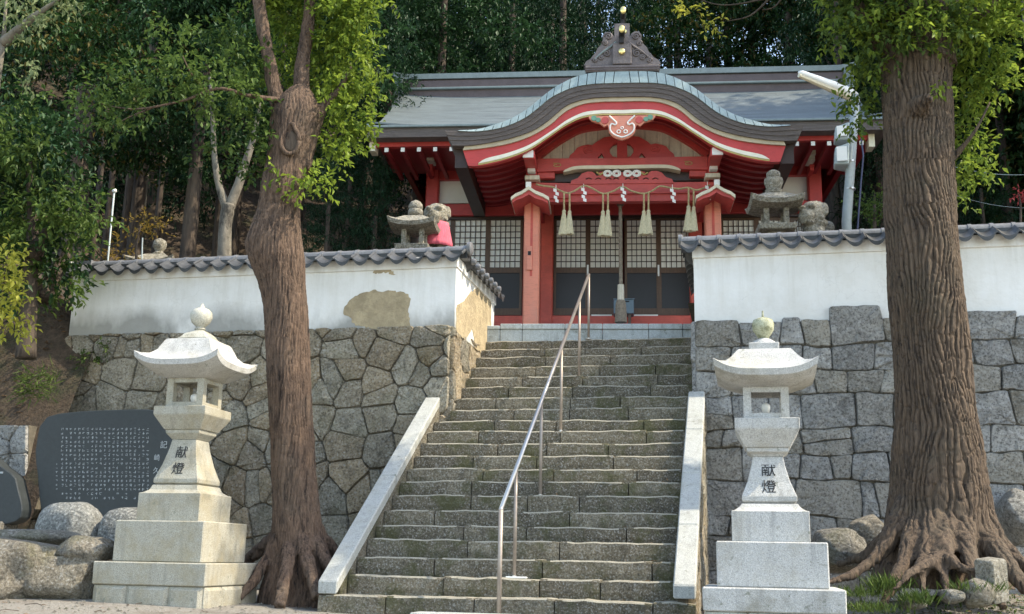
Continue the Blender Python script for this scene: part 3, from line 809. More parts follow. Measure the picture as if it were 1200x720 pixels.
# bracket blocks under the main eave
for bx in (505, 952):
    pbox('bracket', bx-6, 176, bx+4, 181, DE+.9, .3, 'cream'); pbox('bracket', bx-5, 181, bx+3, 188, DE+1.0, .3, 'board')
    pbox('bracket_arm', bx-3, 188, bx+2, 200, DE+1.2, .3, 'red')
# --- sliding lattice doors
def door(x0, x1, wide):
    ya, yb = 255, 369.5; d = DW+.02
    l0 = sx(x0, 310, d)[0]; l1 = sx(x1, 310, d)[0]; xm = (x0+x1)/2
    Z = lambda y: sx(xm, y, d)[1]
    y0 = d-DW; fw = .045
    fr = MB(); fr.box(l0, l0+fw, y0, y0+.05, Z(yb), Z(ya)); fr.box(l1-fw, l1, y0, y0+.05, Z(yb), Z(ya))
    fr.box(l0+fw, l1-fw, y0+.002, y0+.05, Z(ya)-.05, Z(ya)); fr.box(l0+fw, l1-fw, y0+.002, y0+.05, Z(320), Z(313.5)); fr.box(l0+fw, l1-fw, y0+.002, y0+.05, Z(yb), Z(361.5))
    o = fr.build('door', 'brownwood', shrine)
    lt = MB(); nc, nr = (6, 8) if not wide else (6, 8)
    a, b, zt, zb = l0+fw, l1-fw, Z(ya)-.05, Z(313.5)
    for k in range(1, nc): x = a+(b-a)*k/nc; lt.box(x-.0065, x+.0065, y0+.010, y0+.03, zb, zt)
    for k in range(1, nr): z = zb+(zt-zb)*k/nr; lt.box(a, b, y0+.012, y0+.028, z-.0065, z+.0065)
    lt.build('lattice', 'darkwood', o)
    MB().box(a, b, y0+.034, y0+.04, zb, zt).build('paper_screen', 'paper', o)
    MB().box(a, b, y0+.02, y0+.035, Z(361.5), Z(320)).build('lower_panel', 'glass', o)
    return o, y0, Z
for x0, x1 in ((487,529),(529,571),(571,612)): door(x0, x1, True)
for x0, x1 in ((649,689),(689,730),(732,772),(772,814)):
    o, y0, Z = door(x0, x1, False)
    if x0 in (649, 732): 
        l = sx(x1, 320, DW)[0]; MB().box(l-.02, l+.012, y0-.02, y0-.002, Z(324), Z(311)).build('door_pull', 'lampwhite', o)
for x0, x1 in ((846,888),(888,930),(930,952)): door(x0, x1, True)
for a, b in ((693,717),(743,771)):
    pbox('threshold_strip', a, 368.8, b, 370.4, DW-.125, .02, 'whitep')

# --- curved gable (karahafu): traced half profiles, apex outwards, in metres on the gable plane
def half(pts, d, n=41):
    P = [(abs(sx(x, y, d)[0]), sx(x, y, d)[1]) for x, y in pts]; P[0] = (0.0, P[0][1])
    return resample(P, n)
def both(P): return [(-x, z) for x, z in P[::-1]] + P[1:]
B0 = half([(729,83.5),(700,84.5),(685,86.5),(669.5,91),(653,99.2),(638,109.3),(618,125.8),(599,137.7),(579.7,145),(558.6,151),(536,152.6)], DG)
B1 = half([(729,97.9),(711.7,98.2),(693,99.2),(675,102.2),(660.3,107.5),(644.8,115.5),(632,126),(616.3,138),(598,146.8),(581.5,151.6),(558.6,154.6),(536,153.8)], DG)
B1b = half([(729,97.9),(711.7,98.2),(693,99.2),(675,102.2),(660.3,107.5),(644.8,115.5),(632,126),(616.3,138),(598,146.8),(581.5,151.6),(558.6,154.6),(521,152.6)], DG)
B2 = half([(729,113.5),(711,113.8),(695,114.8),(678.7,117.8),(664,123.5),(653,132),(642,141.5),(623.7,153.2),(598,161.9),(568.7,168),(546.7,170.7),(530,170.7)], DG)
B2s = half([(729,113.5),(711,113.8),(695,114.8),(678.7,117.8),(664,123.5),(653,132),(642,141.5),(623.7,153.2),(598,161.9),(568.7,168),(544,171.0)], DG)
B3 = half([(729,118),(715,118.1),(702,118.6),(684,120.8),(667.7,127),(656,135),(645.7,144.5),(623.7,157.8),(598,167),(568.7,172.5),(542,175.3)], DG)
B5 = half([(729,134),(715,133.9),(700,134.2),(680,137.3),(662,145.8),(651,153),(641,160),(618,176),(592,186.3),(565,192.6),(548,193)], DG)
S0 = half([(729,127.8),(715,127.7),(702.5,128),(684,130.5),(665.8,138.7),(655,146),(645.7,152.6),(620,168.6),(594,178.3),(570,184.4),(561,189.5)], DG)
S1 = half([(729,131.8),(715,131.7),(702,132),(682,135),(664,143.3),(653,150.5),(643,157.5),(619,173),(593,183),(568,189),(560,190.2)], DG)
y = lambda d: d-DW
MB().strip(both(B1b), both(B2), y(DG), y(DW+.3)).build('gable_roof_body', 'barkroof', shrine, smooth=True, auto=40)
# slim lines of the stacked bark layers
for t in (.3, .62):
    A = [(a[0]+(b[0]-a[0])*t, a[1]+(b[1]-a[1])*t) for a, b in zip(both(B1b), both(B2))]
    Bq = [(a[0], a[1]-.012) for a in A]
    MB().strip(A, Bq, y(DG)-.012, y(DG)+.01).build('bark_layer', 'barkroof', shrine)
MB().strip(both(B2s), both(B3), y(DG)+.03, y(DG)+.5).build('cream_strip', 'tan', shrine, smooth=True, auto=40)
MB().strip(both(B3), both(B5), y(DG)+.06, y(DG)+.17).build('bargeboard', 'red', shrine, smooth=True, auto=40)
MB().strip(both(S0), both(S1), y(DG)+.045, y(DG)+.07).build('white_stripe', 'creamline', shrine, smooth=True, auto=40)
S2 = [(a[0], a[1]-.03) for a in both(S1)]
MB().strip([(a[0], a[1]-.004) for a in both(S1)], S2, y(DG)+.05, y(DG)+.07).build('ochre_stripe', 'goldp', shrine, smooth=True, auto=40)
# copper top skin running back over the porch, and the seamed sheets along its verge
lift = [(x, z+.02) for x, z in both(B1)]
inner = [(a[0]*.985, a[1]*.45+b[1]*.55) for a, b in zip(both(B0), both(B1))]
MB().strip(inner, lift, y(DG)+.28, y(DW+1.4)).build('gable_roof_skin', 'copper', shrine, smooth=True, auto=40)
NSEG = 20
T0 = resample(B0, NSEG*3+1, False); T1 = resample(B1, NSEG*3+1, False)
for sgn in (-1, 1):
    for k in range(NSEG):
        A = T0[k*3:k*3+4]; Bq = T1[k*3:k*3+4]
        A = [Vector(p) for p in A]; Bq = [Vector(p) for p in Bq]
        e = .006; dA = (A[-1]-A[0]).normalized()*e; dB = (Bq[-1]-Bq[0]).normalized()*e if (Bq[-1]-Bq[0]).length > 0 else dA
        A[0] += dA; A[-1] -= dA; Bq[0] += dB; Bq[-1] -= dB
        mb = MB(); n = 4; vs = []
        for P, yy, dz in ((Bq, .0, .0), (A, .03, .0), (A, .32, .02), (Bq, .32, .0)):
            lean = -.05 * (1 if yy > 0 else 0)
            vs += [(sgn*(p.x+lean*.6), y(DG)-.02+yy, p.y+dz) for p in P]
        fs = []
        for a, b in ((0, 1), (1, 2), (2, 3), (3, 0)):
            for i in range(3): fs.append((a*4+i, a*4+i+1, b*4+i+1, b*4+i))
        fs += [(0, 4, 8, 12), (3, 15, 11, 7)]
        mb.add(vs, fs); mb.build('verge_sheet', 'vergecopper', shrine)
# porch rafters following the curve
RA = both(B5); 
for k in range(10):
    d = DG+.42+k*.27
    top = [(x, z+.235) for x, z in RA]; bot = [(x, z+.17) for x, z in RA]
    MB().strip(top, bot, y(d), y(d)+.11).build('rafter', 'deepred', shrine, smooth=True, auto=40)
    tk = [(x, z+.168) for x, z in RA]; MB().strip(bot, tk, y(d)+.0, y(d)+.012).build('rafter_edge', 'rosered', shrine)
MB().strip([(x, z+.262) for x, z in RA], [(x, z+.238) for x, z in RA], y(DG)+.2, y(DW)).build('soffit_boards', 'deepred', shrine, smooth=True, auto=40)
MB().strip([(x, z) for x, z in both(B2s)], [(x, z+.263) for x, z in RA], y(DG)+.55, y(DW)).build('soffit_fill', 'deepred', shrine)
# dark side beam at each edge of the porch eave
for sgn in (-1, 1):
    x, z = B2[-1]; xb, zb = B5[-1]
    MB().box(*sorted((sgn*(xb+.02), sgn*(x-.03))), y(DG)+.15, y(DW)-.02, zb+.0, z+.02).build('eave_beam', 'darkwood', shrine)

# --- inside the gable: second arch, boards, carved frog-leg strut
DT = DC-.02
T_ = half([(729,149.6),(711,149.8),(684,153.5),(667.7,161),(649,172.8),(631,187)], DT, 31)
U_ = half([(729,130),(711,130),(684,133),(664,140),(643,153),(617,172)], DT, 31)
MB().strip(both(U_), both(T_), y(DT), y(DT)+.14).build('inner_arch', 'red', shrine, smooth=True, auto=40)
M1 = [(a[0]*.5+b[0]*.5, a[1]*.5+b[1]*.5) for a, b in zip(both(U_), both(T_))]
MB().strip(M1, [(x, z-.018) for x, z in M1], y(DT)-.02, y(DT)+.02).build('arch_moulding', 'deepred', shrine)
nb = 14; TX = T_[-1][0]
for k in range(nb):
    a = -TX+2*TX*k/nb; b = a+2*TX/nb
    zt = lambda x: np.interp(abs(x), [p[0] for p in T_], [p[1] for p in T_])+.04
    zb = sx(729, 187, DT)[1]-.02
    MB().prism([(a+.003, zb), (b-.003, zb), (b-.003, zt(b)), (a+.003, zt(a))], y(DT)+.10, y(DT)+.13).build('gable_board', 'board', shrine)
def carve(name, pts, d, dep, mat, mirror=True, bevel=.008):
    P = [sx(px_, py_, d) for px_, py_ in pts]
    if mirror: P = P + [(-x, z) for x, z in P[::-1]]
    return MB().prism(P, y(d), y(d)+dep).build(name, mat, shrine)
# frog-leg strut: two scrolled legs and a central block
for sgn in (-1, 1):
    leg = [(666,187),(668,182),(673,178),(676,173.5),(682,171),(689,169.5),(694,170.5),(698,167),(703,164),(708,161),(716,160),(724,163),(724,168),(718,170),(714.5,174),(714.5,179),(718,183.5),(724,185),(724,187),(709,187),(705,180),(699,187)]
    P = [(sgn*-sx(a, b, DC)[0]*-1, sx(a, b, DC)[1]) for a, b in leg]
    MB().prism(P, y(DT)+.02, y(DT)+.09).build('frog_leg_strut', 'red', shrine)
    # spiral relief on each leg
    c = sx(690, 176, DC); pts = [(sgn*(c[0]+(.015+.075*t/14)*math.cos(t*.75)), y(DT)+.012, c[1]+(.012+.06*t/14)*math.sin(t*.75)) for t in range(15)]
    MB().tube(pts, .009, 6).build('scroll_relief', 'rosered', shrine)
pbox('strut_post', 723, 165, 735, 187, DT, .1, 'red')
# pendant ornament under the apex
DPN = DG-.02
pend = [(690,137.5),(693,141),(698,143),(703,144),(708,148),(712,146),(713,149),(713.5,154),(717,158.5),(722,161.5),(729,163.5)]
P = [sx(a, b, DPN) for a, b in pend]; P = [(sx(690,136,DPN)[0], sx(690,136,DPN)[1])]+P
P = P+[(-x, z) for x, z in P[::-1]]
MB().prism(P, y(DPN)+.02, y(DPN)+.07).build('pendant_ornament', 'salmon', shrine)
for sgn in (-1, 1):
    for cxp, cyp, r_, mt in ((696,138.5,.045,'greenp'),(701,140.5,.04,'greenp'),(709,141,.06,'rosered')):
        c = sx(cxp, cyp, DPN); MB().tube([(sgn*c[0]*1, y(DPN)-.0, c[1]), (sgn*c[0], y(DPN)+.04, c[1])], r_, 12).build('cloud_scroll', mt, shrine)
    # white heart-shaped scroll line
    hp = [(714,136),(718.5,140),(722.5,144),(721,146.5),(717,145),(715,148),(715.5,153),(719,157),(724,159.5),(729,161)]
    pts = [(sgn*-sx(a, b, DPN)[0]*-1, y(DPN), sx(a, b, DPN)[1]) for a, b in hp]
    pr = resample([(p[0], p[2]) for p in pts], 24); MB().tube([(a, y(DPN)+.005, b) for a, b in pr], .014, 6).build('white_scroll', 'whitep', shrine)
    c = sx(725, 154.5, DPN); MB().tube([(sgn*c[0]+.028*math.cos(t*.7), y(DPN), c[1]+.028*math.sin(t*.7)) for t in range(10)], .010, 5).build('white_scroll', 'whitep', shrine)
c = sx(729, 150, DPN); MB().tube([(c[0]+.022*math.cos(t*.7), y(DPN), c[1]+.022*math.sin(t*.7)) for t in range(10)], .009, 5).build('white_scroll', 'whitep', shrine)

# --- porch: rainbow beam, carved panel, columns, brackets
rb = half([(729,186.2),(680,186.2),(640,186.5),(629,187)], DC-.08, 25); rl = half([(729,195),(700,195),(670,196.5),(662,200),(640,201.5),(629,202)], DC-.08, 25)
MB().strip(both(rb), both(rl), y(DC)-.10, y(DC)+.12).build('rainbow_beam', 'rosered', shrine)
w0 = half([(729,194.2),(700,194.3),(675,195.2),(664,198.5),(660,201.5)], DC-.1, 25); w1 = half([(729,198.2),(700,198.2),(678,198.6),(668,200.4),(661,202)], DC-.1, 25)
MB().strip(both(w0), both(w1), y(DC)-.115, y(DC)+.10).build('white_stripe', 'cream', shrine)
# ochre curls at the beam's ends
for sgn in (-1, 1):
    c = sx(652, 194, DC-.1); pts = [(sgn*c[0]*1+(.01+.09*t/12)*math.cos(t*.7)*1.0, y(DC)-.108, c[1]+(.006+.035*t/12)*math.sin(t*.7)) for t in range(13)]
    MB().tube(pts, .006, 5).build('ochre_curl', 'goldp', shrine)
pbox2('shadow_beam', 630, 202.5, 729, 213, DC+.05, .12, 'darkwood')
pbox2('beam_nose', 630, 202, 650, 209, DC-.06, .16, 'rosered', bevel=.01)
# lower tie beam with cut carved cresting
carve('tie_beam_front', [(622,214),(668,215),(668,232),(622,233)], DC-.06, .16, 'rosered', False)
pbox('tie_beam_front', 622, 214.5, 836, 227, DC-.06, .16, 'rosered')
pbox('tie_beam_lower', 622, 227.3, 836, 236, DC-.02, .14, 'rosered')
crest = [(668,215.5),(670,211),(677,208.5),(682,203),(688,200.8),(694,201),(697,203),(699,206),(703,205),(701,202),(706,200.5),(712,202),(720,202),(729,201.5)]
P = [sx(a, b, DC-.1) for a, b in crest]; P = P+[(-x, z) for x, z in P[::-1]]
MB().prism(P, y(DC)-.08, y(DC)-.03).build('carved_cresting', 'rosered', shrine)
for cxp in (712, 722.5, 735.5, 746):
    for r_ in (.062, .036):
        c = sx(cxp, 203, DC-.12); pts = [(c[0]+r_*1.05*math.cos(t*.5236), y(DC)-.10, c[1]+r_*.85*math.sin(t*.5236)) for t in range(13)]
        MB().tube(pts, .014, 6).build('white_cloud_scroll', 'whitep', shrine)
for cxp, s_ in ((703,1),(755,-1)):
    c = sx(cxp, 203, DC-.12); MB().tube([(c[0]-.06, y(DC)-.09, c[1]+.03), (c[0], y(DC)-.095, c[1]-.02), (c[0]+.06, y(DC)-.09, c[1]+.02)], .015, 6).build('ochre_leaf', 'goldp', shrine)
for cxp in (690, 701, 713, 722, 736, 745, 757, 768):          # dark strips paint in the shade of the cut-outs
    c = sx(cxp, 209.5, DC-.1); MB().tube([(c[0]-.05, y(DC)-.084, c[1]-.005), (c[0], y(DC)-.086, c[1]+.018), (c[0]+.05, y(DC)-.084, c[1]-.005)], .009, 5).build('cutout_shade_strip', 'darkwood', shrine)
# porch columns
def column(cxp, sgn):
    w_ = sx(632, 300, DC)[0]-sx(613.5, 300, DC)[0]
    xc = sx(622.6, 300, DC)[0]; xc = sgn*-xc
    ztop = sx(622, 236, DC)[1]
    c = MB().box(xc-w_/2, xc+w_/2, y(DC), y(DC)+w_, 0, ztop).build('column', 'salmon', shrine, bevel=.02)
    MB().box(xc-.02, xc+.02, y(DC)-.006, y(DC)+.01, 1.1, ztop).build('column_groove', 'sillred', c)
    # bracket stack with white beam ends
    def b(px0, py0, px1, py1, d, dep, mt, nm='bracket_block'):
        l0 = sx(px0, (py0+py1)/2, d)[0]; l1 = sx(px1, (py0+py1)/2, d)[0]; z1 = sx(622, py0, d)[1]; z0 = sx(622, py1, d)[1]
        if sgn > 0: l0, l1 = -l1, -l0
        MB().box(l0, l1, y(d), y(d)+dep, z0, z1).build(nm, mt, shrine, bevel=.006)
    b(612.5,176,625,184.5, DG+.12, .03, 'whitep', 'beam_end'); b(613.5,177,626.5,186, DG+.15, 1.2, 'red', 'purlin')
    b(616,186,629,196, DC-.25, .4, 'deepred'); b(618,195.5,627,201, DC-.30, .3, 'whitep', 'beam_end'); b(617,201,629,206, DC-.15, .3, 'red')
    b(615,205.5,632,210.5, DC-.22, .35, 'board'); b(619,210,628,214, DC-.1, .3, 'deepred')
    b(616,213,622.5,220, DC-.42, .03, 'whitep', 'beam_end'); b(616.5,213.5,622.5,221, DC-.39, .4, 'red', 'beam_nose')
    # little gabled hood over the column head
    hood = [(599,232.5),(604,228.5),(612,225),(620,219.8),(628,225),(637,228.5),(643.5,232.5)]
    P = [sx(a, q, DC-.4) for a, q in hood]; 
    if sgn > 0: P = [(-x, z) for x, z in P][::-1]
    low = [(x, z-.055) for x, z in P]
    MB().strip(P, low, y(DC)-.46, y(DC)+.3).build('hood_edge', 'cream', shrine)
    low2 = [((x-xc)*.93+xc, z-.13+.04*abs(x-xc)/.3) for x, z in P]
    MB().strip([((x-xc)*.95+xc, z-.02) for x, z in P], low2, y(DC)-.42, y(DC)+.28).build('column_hood', 'rosered', shrine)
    return xc, w_, c
xl, cw, c_l = column(622, -1); xr_, _, c_r = column(836, 1)
# notice fixed to the left column
l0, z1 = sx(617.5, 289, DC); l1, z0 = sx(623.5, 317, DC)
MB().box(l0, l1, y(DC)-.03, y(DC)-.007, z0, z1).build('fortune_slip_holder', 'salmon', c_l, bevel=.004)
MB().box(l0+.02, l1-.02, y(DC)-.034, y(DC)-.028, z1-.16, z1-.09).build('slot', 'ink', c_l)
# side beams from porch columns back to the hall
for sgn in (-1, 1):
    MB().box(sgn*abs(xl)-.1, sgn*abs(xl)+.1, y(DC)+.2, -.1, sx(622, 225, DC)[1], sx(622, 213, DC)[1]).build('side_beam', 'red', shrine)

# --- main roof
def sxz(x, yy, d): return sx(x, yy, d)
ze = sx(700, 144, DE)[1]; zr = sx(700, 107, DR)[1]
xe = -sx(432, 146, DE)[0]; xrr = -sx(470, 112, DR)[0]
prof = []
for k in range(15):
    t = k/14; prof.append((DE+(DR-DE)*t, ze+(zr-ze)*(t**1.35), xe+(xrr-xe)*min(1, t*1.15)))
rings = []
for d, z, hx in prof: rings.append([(hx*(i/16-1/2)*2, y(d), z + (.10*abs((i/16-.5)*2)**7)) for i in range(17)])
vs = [v for r in rings for v in r]+[(v[0], v[1], v[2]-.03) for r in rings for v in r]; n = 17; K = 15; o_ = n*K; fs = []
for k in range(K-1):
    for i in range(n-1):
        fs += [(k*n+i, k*n+i+1, (k+1)*n+i+1, (k+1)*n+i), (o_+k*n+i, o_+(k+1)*n+i, o_+(k+1)*n+i+1, o_+k*n+i+1)]
    fs += [(k*n, (k+1)*n, o_+(k+1)*n, o_+k*n), (k*n+n-1, o_+k*n+n-1, o_+(k+1)*n+n-1, (k+1)*n+n-1)]
for i in range(n-1): fs += [(i, o_+i, o_+i+1, i+1)]
MB().add(vs, fs).build('main_roof_slope', 'copper', shrine, smooth=True, auto=40)
vb = [(-x, 2*y(DR)-yy, z) for x, yy, z in vs]; MB().add(vb, fs).build('rear_roof_slope', 'copper', shrine, smooth=True, auto=40)
# shingle courses on the slope, fine steps of copper
for k in range(1, 12):
    t = k/12; d = DE+(DR-DE)*t; z = ze+(zr-ze)*(t**1.35); hx = xe+(xrr-xe)*min(1, t*1.15)
    MB().box(-hx, hx, y(d)-.004, y(d)+.05, z-.015, z+.003).build('copper_course', 'copper', shrine)
pale = ze
MB().box(-xe, xe, y(DE)-.03, y(DE)+.1, ze-.03, ze+.012).build('eave_lip', 'coppertile', shrine, bevel=.006)
zf = sx(700, 158.5, DE+.06)[1]
MB().box(-xe-.04, xe+.04, y(DE)+.02, y(DE)+.9, zf, ze-.03).build('eave_bark_edge', 'barkroof', shrine)
pbox('eave_fascia', 438, 156.5, 1020, 168, DE+.25, .1, 'red')
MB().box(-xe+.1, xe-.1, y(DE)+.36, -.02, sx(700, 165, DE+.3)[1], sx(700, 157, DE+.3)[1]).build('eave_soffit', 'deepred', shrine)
for xa in list(range(453, 560, 19))+list(range(915, 1020, 19)):
    l, z = sx(xa, 174, DE+.23)[0], sx(729, 171.8, DE+.23)[1]
    MB().box(l-.032, l+.032, y(DE)+.244, y(DW)-.1, z-.035, z+.035).build('eave_rafter', 'deepred', shrine)
    MB().box(l-.034, l+.034, y(DE)+.225, y(DE)+.243, z-.037, z+.037).build('rafter_tip', 'whitep', shrine)
pbox('gable_end_board', 433, 161, 440, 177, DE+.2, .25, 'cream'); pbox('gable_end_board', 1018, 155, 1025, 172, DE+.2, .25, 'cream')
pbox2('bracket_beam', 455, 178, 505, 190, DW-.2, .2, 'deepred')
pbox2('bracket_beam', 480, 190, 500, 200, DW+.4, .2, 'deepred')
# ridge
za = sx(700, 89, DR)[1]; zb = sx(700, 95, DR)[1]; zc = sx(700, 96.5, DR)[1]; zd = sx(700, 105, DR)[1]; zg = sx(700, 107.5, DR)[1]; zh = sx(700, 113, DR)[1]
xl_ = -sx(474, 100, DR)[0]
MB().box(-xl_, xl_, y(DR)-.22, y(DR)+.22, zc-.02, zb).build('ridge_groove', 'darkwood', shrine)
MB().box(-xl_, xl_, y(DR)-.24, y(DR)+.24, zd, zc).build('ridge_box', 'ridgebrown', shrine)
MB().box(-xl_, xl_, y(DR)-.28, y(DR)+.28, zg, zd).build('ridge_moulding', 'coppertile', shrine, bevel=.01)
MB().box(-xl_, xl_, y(DR)-.22, y(DR)+.22, zh-.3, zg).build('ridge_foot', 'ridgebrown', shrine)
top = []; bot = []
XE = xl_+.42
for k in range(41):
    t = (k/40-.5)*2; x = XE*t; up = .16*max(0, abs(t)-.88)/.12*max(0, abs(t)-.88)/.12
    top.append((x, za+up)); bot.append((x, zb+up*1.25))
MB().strip(top, bot, y(DR)-.27, y(DR)+.27).build('ridge_cap', 'coppertile', shrine, smooth=True, auto=40)
for sgn in (-1, 1):
    mb = MB(); mb.box(*sorted((sgn*(xl_-.02), sgn*(xl_+.16))), y(DR)-.33, y(DR)+.33, zh-.05, zb-.01)
    for q in range(3): mb.box(*sorted((sgn*(xl_-.03), sgn*(xl_+.18))), y(DR)-.34, y(DR)+.34, zh+.08+q*.13, zh+.10+q*.13)
    mb.build('ridge_end', 'coppertile', shrine)
    # verge of the gable end, hanging lip
    pts = [(sgn*(hx), y(d), z+.02) for d, z, hx in prof]
    MB().tube(pts, .05, 8).build('verge_roll', 'coppertile', shrine, smooth=True)
    MB().prism([(0, 0), (0, 0)], 0, .01) if False else None
# end gable triangle (dark) under the verge
for sgn in (-1, 1):
    v = [(sgn*(xrr-.5), y(DE)+.3, ze-.2), (sgn*(xrr-.5), 2*y(DR)-y(DE)-.3, ze-.2), (sgn*(xrr-.5), y(DR), zr-.05)]
    v += [(a-sgn*.1, b, c_) for a, b, c_ in v]
    MB().add(v, [(0,1,2),(5,4,3),(0,3,4,1),(1,4,5,2),(2,5,3,0)]).build('end_gable', 'deepred', shrine)

# --- ogre tile and gold balls on the gable ridge
DO = DG+.05
pbox('gable_ridge_base', 686, 76, 773, 83.5, DO-.05, .5, 'ridgegray', bevel=.01)
for yy in (78.3, 80.8): pbox('gable_ridge_line', 685.5, yy, 773.5, yy+.8, DO-.062, .05, 'ridgebrown')
og = [(684,77),(687,72),(692,69),(695,65),(698,62),(700,57),(704,53),(706,49),(707,46),(706,42),(709,38),(714,37.5),(718,40),(720,44),(720,28),(729,27.5)]
OM = [sx(a, b, DO) for a, b in og]; c729 = sx(729, 50, DO)[0]
OM = [(x-c729, z) for x, z in OM]
OM = OM+[(-x, z) for x, z in OM[::-1]]
MB().prism([(x+c729, z) for x, z in OM], y(DO), y(DO)+.16).build('ogre_tile', 'ridgegray', shrine, bevel=.01)
for cxp, cyp, r_ in ((713,43,.072),(745,43,.072),(711,63,.075),(746,63,.075),(704,68,.05),(753,68,.05),(697,71,.045),(761,71,.045),(709,51,.05),(749,51,.05)):
    c = sx(cxp, cyp, DO); sg = 1 if cxp > 729 else -1
    pts = [(c[0]+sg*(r_*(1-t/16))*math.cos(t*.8), y(DO)-.01, c[1]+(r_*(1-t/16))*math.sin(t*.8)) for t in range(14)]
    MB().tube(pts, .014, 6).build('scroll_relief', 'ridgegray', shrine, smooth=True)
for sgn in (-1, 1):
    pts = [sx(a, b, DO) for a, b in ((722,50),(716,55),(706,62),(697,70))]
    MB().tube([(sgn*(p[0]-c729)+c729, y(DO)-.015, p[1]) for p in pts], [.02,.018,.016,.012], 6).build('feather_relief', 'coppertile' if sgn > 0 else 'ridgegray', shrine)
pbox('centre_block', 718, 50, 740, 75, DO-.06, .1, 'ridgegray', bevel=.01)
def disc(cxp, cyp, rx, rz_, d, mt='gold', th=.03):
    c = sx(cxp, cyp, d); mb = MB(); n = 18
    rings = [[(c[0]+rx*s_*math.cos(2*math.pi*k/n), y(d)-yy, c[1]+rz_*s_*math.sin(2*math.pi*k/n)) for k in range(n)] for s_, yy in ((1, 0), (1, th*.6), (.8, th), (.3, th*1.1))]
    mb.frustum(rings); return mb.build('gold_disc', mt, shrine, smooth=True, auto=50)
disc(728.7, 60.7, .055, .055, DO-.08); disc(728.6, 34.5, .048, .065, DO-.25); disc(730.2, 12.5, .048, .065, DO-.12)
# two iron-black horizontal cylinders carrying the upper discs (toribusuma)
MB().tube([(sx(728.6,34.5,DO)[0], y(DO)-.25, sx(728.6,34.5,DO-.25)[1]), (sx(728.6,37,DO)[0], y(DO)+.3, sx(728.6,44,DO)[1])], .05, 12).build('ridge_pipe', 'ink', shrine)
MB().tube([(sx(730.2,12.5,DO)[0], y(DO)-.12, sx(730.2,12.5,DO-.12)[1]), (sx(729.5,12,DO)[0], y(DO)+.35, sx(729.5,22,DO)[1])], .045, 12).build('ridge_pipe', 'ink', shrine)
pbox('ridge_stem', 728, 17, 731.5, 30, DO+.03, .1, 'ink'); pbox('ridge_stem', 725.5, 40, 731, 50, DO-.1, .1, 'ink')
c = sx(732.5, 37.5, DO-.2); disc(732.5, 37.5, .03, .035, DO-.12)

# --- sacred rope with tassels and paper streamers (hangs on the porch beam)
rope = thing('sacred_rope', 'straw rope festooned along the red porch beam with tassels and white paper streamers', 'rope', shrine.location, -SF.a)
DRp = DC-.20
rp = [(628,216),(636,218),(648,219.5),(655,223),(665,226.5),(673,224),(684,218),(694,221),(706,227),(718,224.5),(729.5,219),(740,224),(754,227),(764,224),(773,218.5),(784,220),(796,221.5),(806,220),(816,223),(826,220),(832,217)]
RP = resample([sx(a, b, DRp) for a, b in rp], 90)
MB().tube([(x, y(DRp)+.0, z) for x, z in RP], .016, 7).build('rope_strand', 'rope', rope, smooth=True)
def tassel(cxp, y0p, y1p, y2p):
    a = sx(cxp, y0p, DRp); b = sx(cxp, y1p, DRp); c = sx(cxp-.8, y2p, DRp)
    t = MB(); t.tube([(a[0], y(DRp), a[1]), (b[0], y(DRp), b[1])], .016, 7); o = t.build('tassel', 'rope', rope)
    m2 = MB(); H = b[1]-c[1]; mb = MB()
    rings = []
    n = 22
    for k, (t_, r_) in enumerate(((0,.018),(.06,.034),(.12,.028),(.4,.046),(.75,.062),(1,.074))):
        rings.append([(b[0]+(c[0]-b[0])*t_+(r_*(1+(.16 if i % 2 else -.08)*t_))*math.cos(2*math.pi*i/n), y(DRp)+r_*.7*math.sin(2*math.pi*i/n), b[1]-H*t_+(rd.uniform(-.015,.015) if t_ == 1 else 0)) for i in range(n)])
    mb.frustum(rings); mb.build('straw_skirt', 'straw', o)
for cxp, y0p in ((661,226),(667.5,227),(706.7,227),(712.5,226),(754.6,227),(760,226),(807,221),(813,222)):
    tassel(cxp, y0p, y0p+20, 275+(2 if 700 < cxp < 720 else 0)-(4 if cxp > 800 else 0))
def streamer(cxp, y0p):
    a = sx(cxp, y0p, DRp); w_ = .055; h = .062; pts = []
    mb = MB()
    for k, dx in enumerate((-.012, .022, -.004, .02)):
        z1 = a[1]-k*h; yy = y(DRp)-.03-(k % 2)*.012
        mb.add([(a[0]+dx-w_/2, yy, z1), (a[0]+dx+w_/2, yy, z1-.02), (a[0]+dx+w_/2, yy, z1-h-.012), (a[0]+dx-w_/2, yy, z1-h+.008),
                (a[0]+dx-w_/2, yy+.003, z1), (a[0]+dx+w_/2, yy+.003, z1-.02), (a[0]+dx+w_/2, yy+.003, z1-h-.012), (a[0]+dx-w_/2, yy+.003, z1-h+.008)],
               [(3,2,1,0),(4,5,6,7),(0,1,5,4),(1,2,6,5),(2,3,7,6),(3,0,4,7)])
    mb.tube([(a[0], y(DRp), a[1]+.07), (a[0], y(DRp)-.02, a[1]-.01)], .006, 5)
    mb.build('paper_streamer', 'whitep', rope)
for cxp, y0p in ((651.5,221.5),(684,220.5),(730,220),(788,221.5),(829,218)): streamer(cxp, y0p)
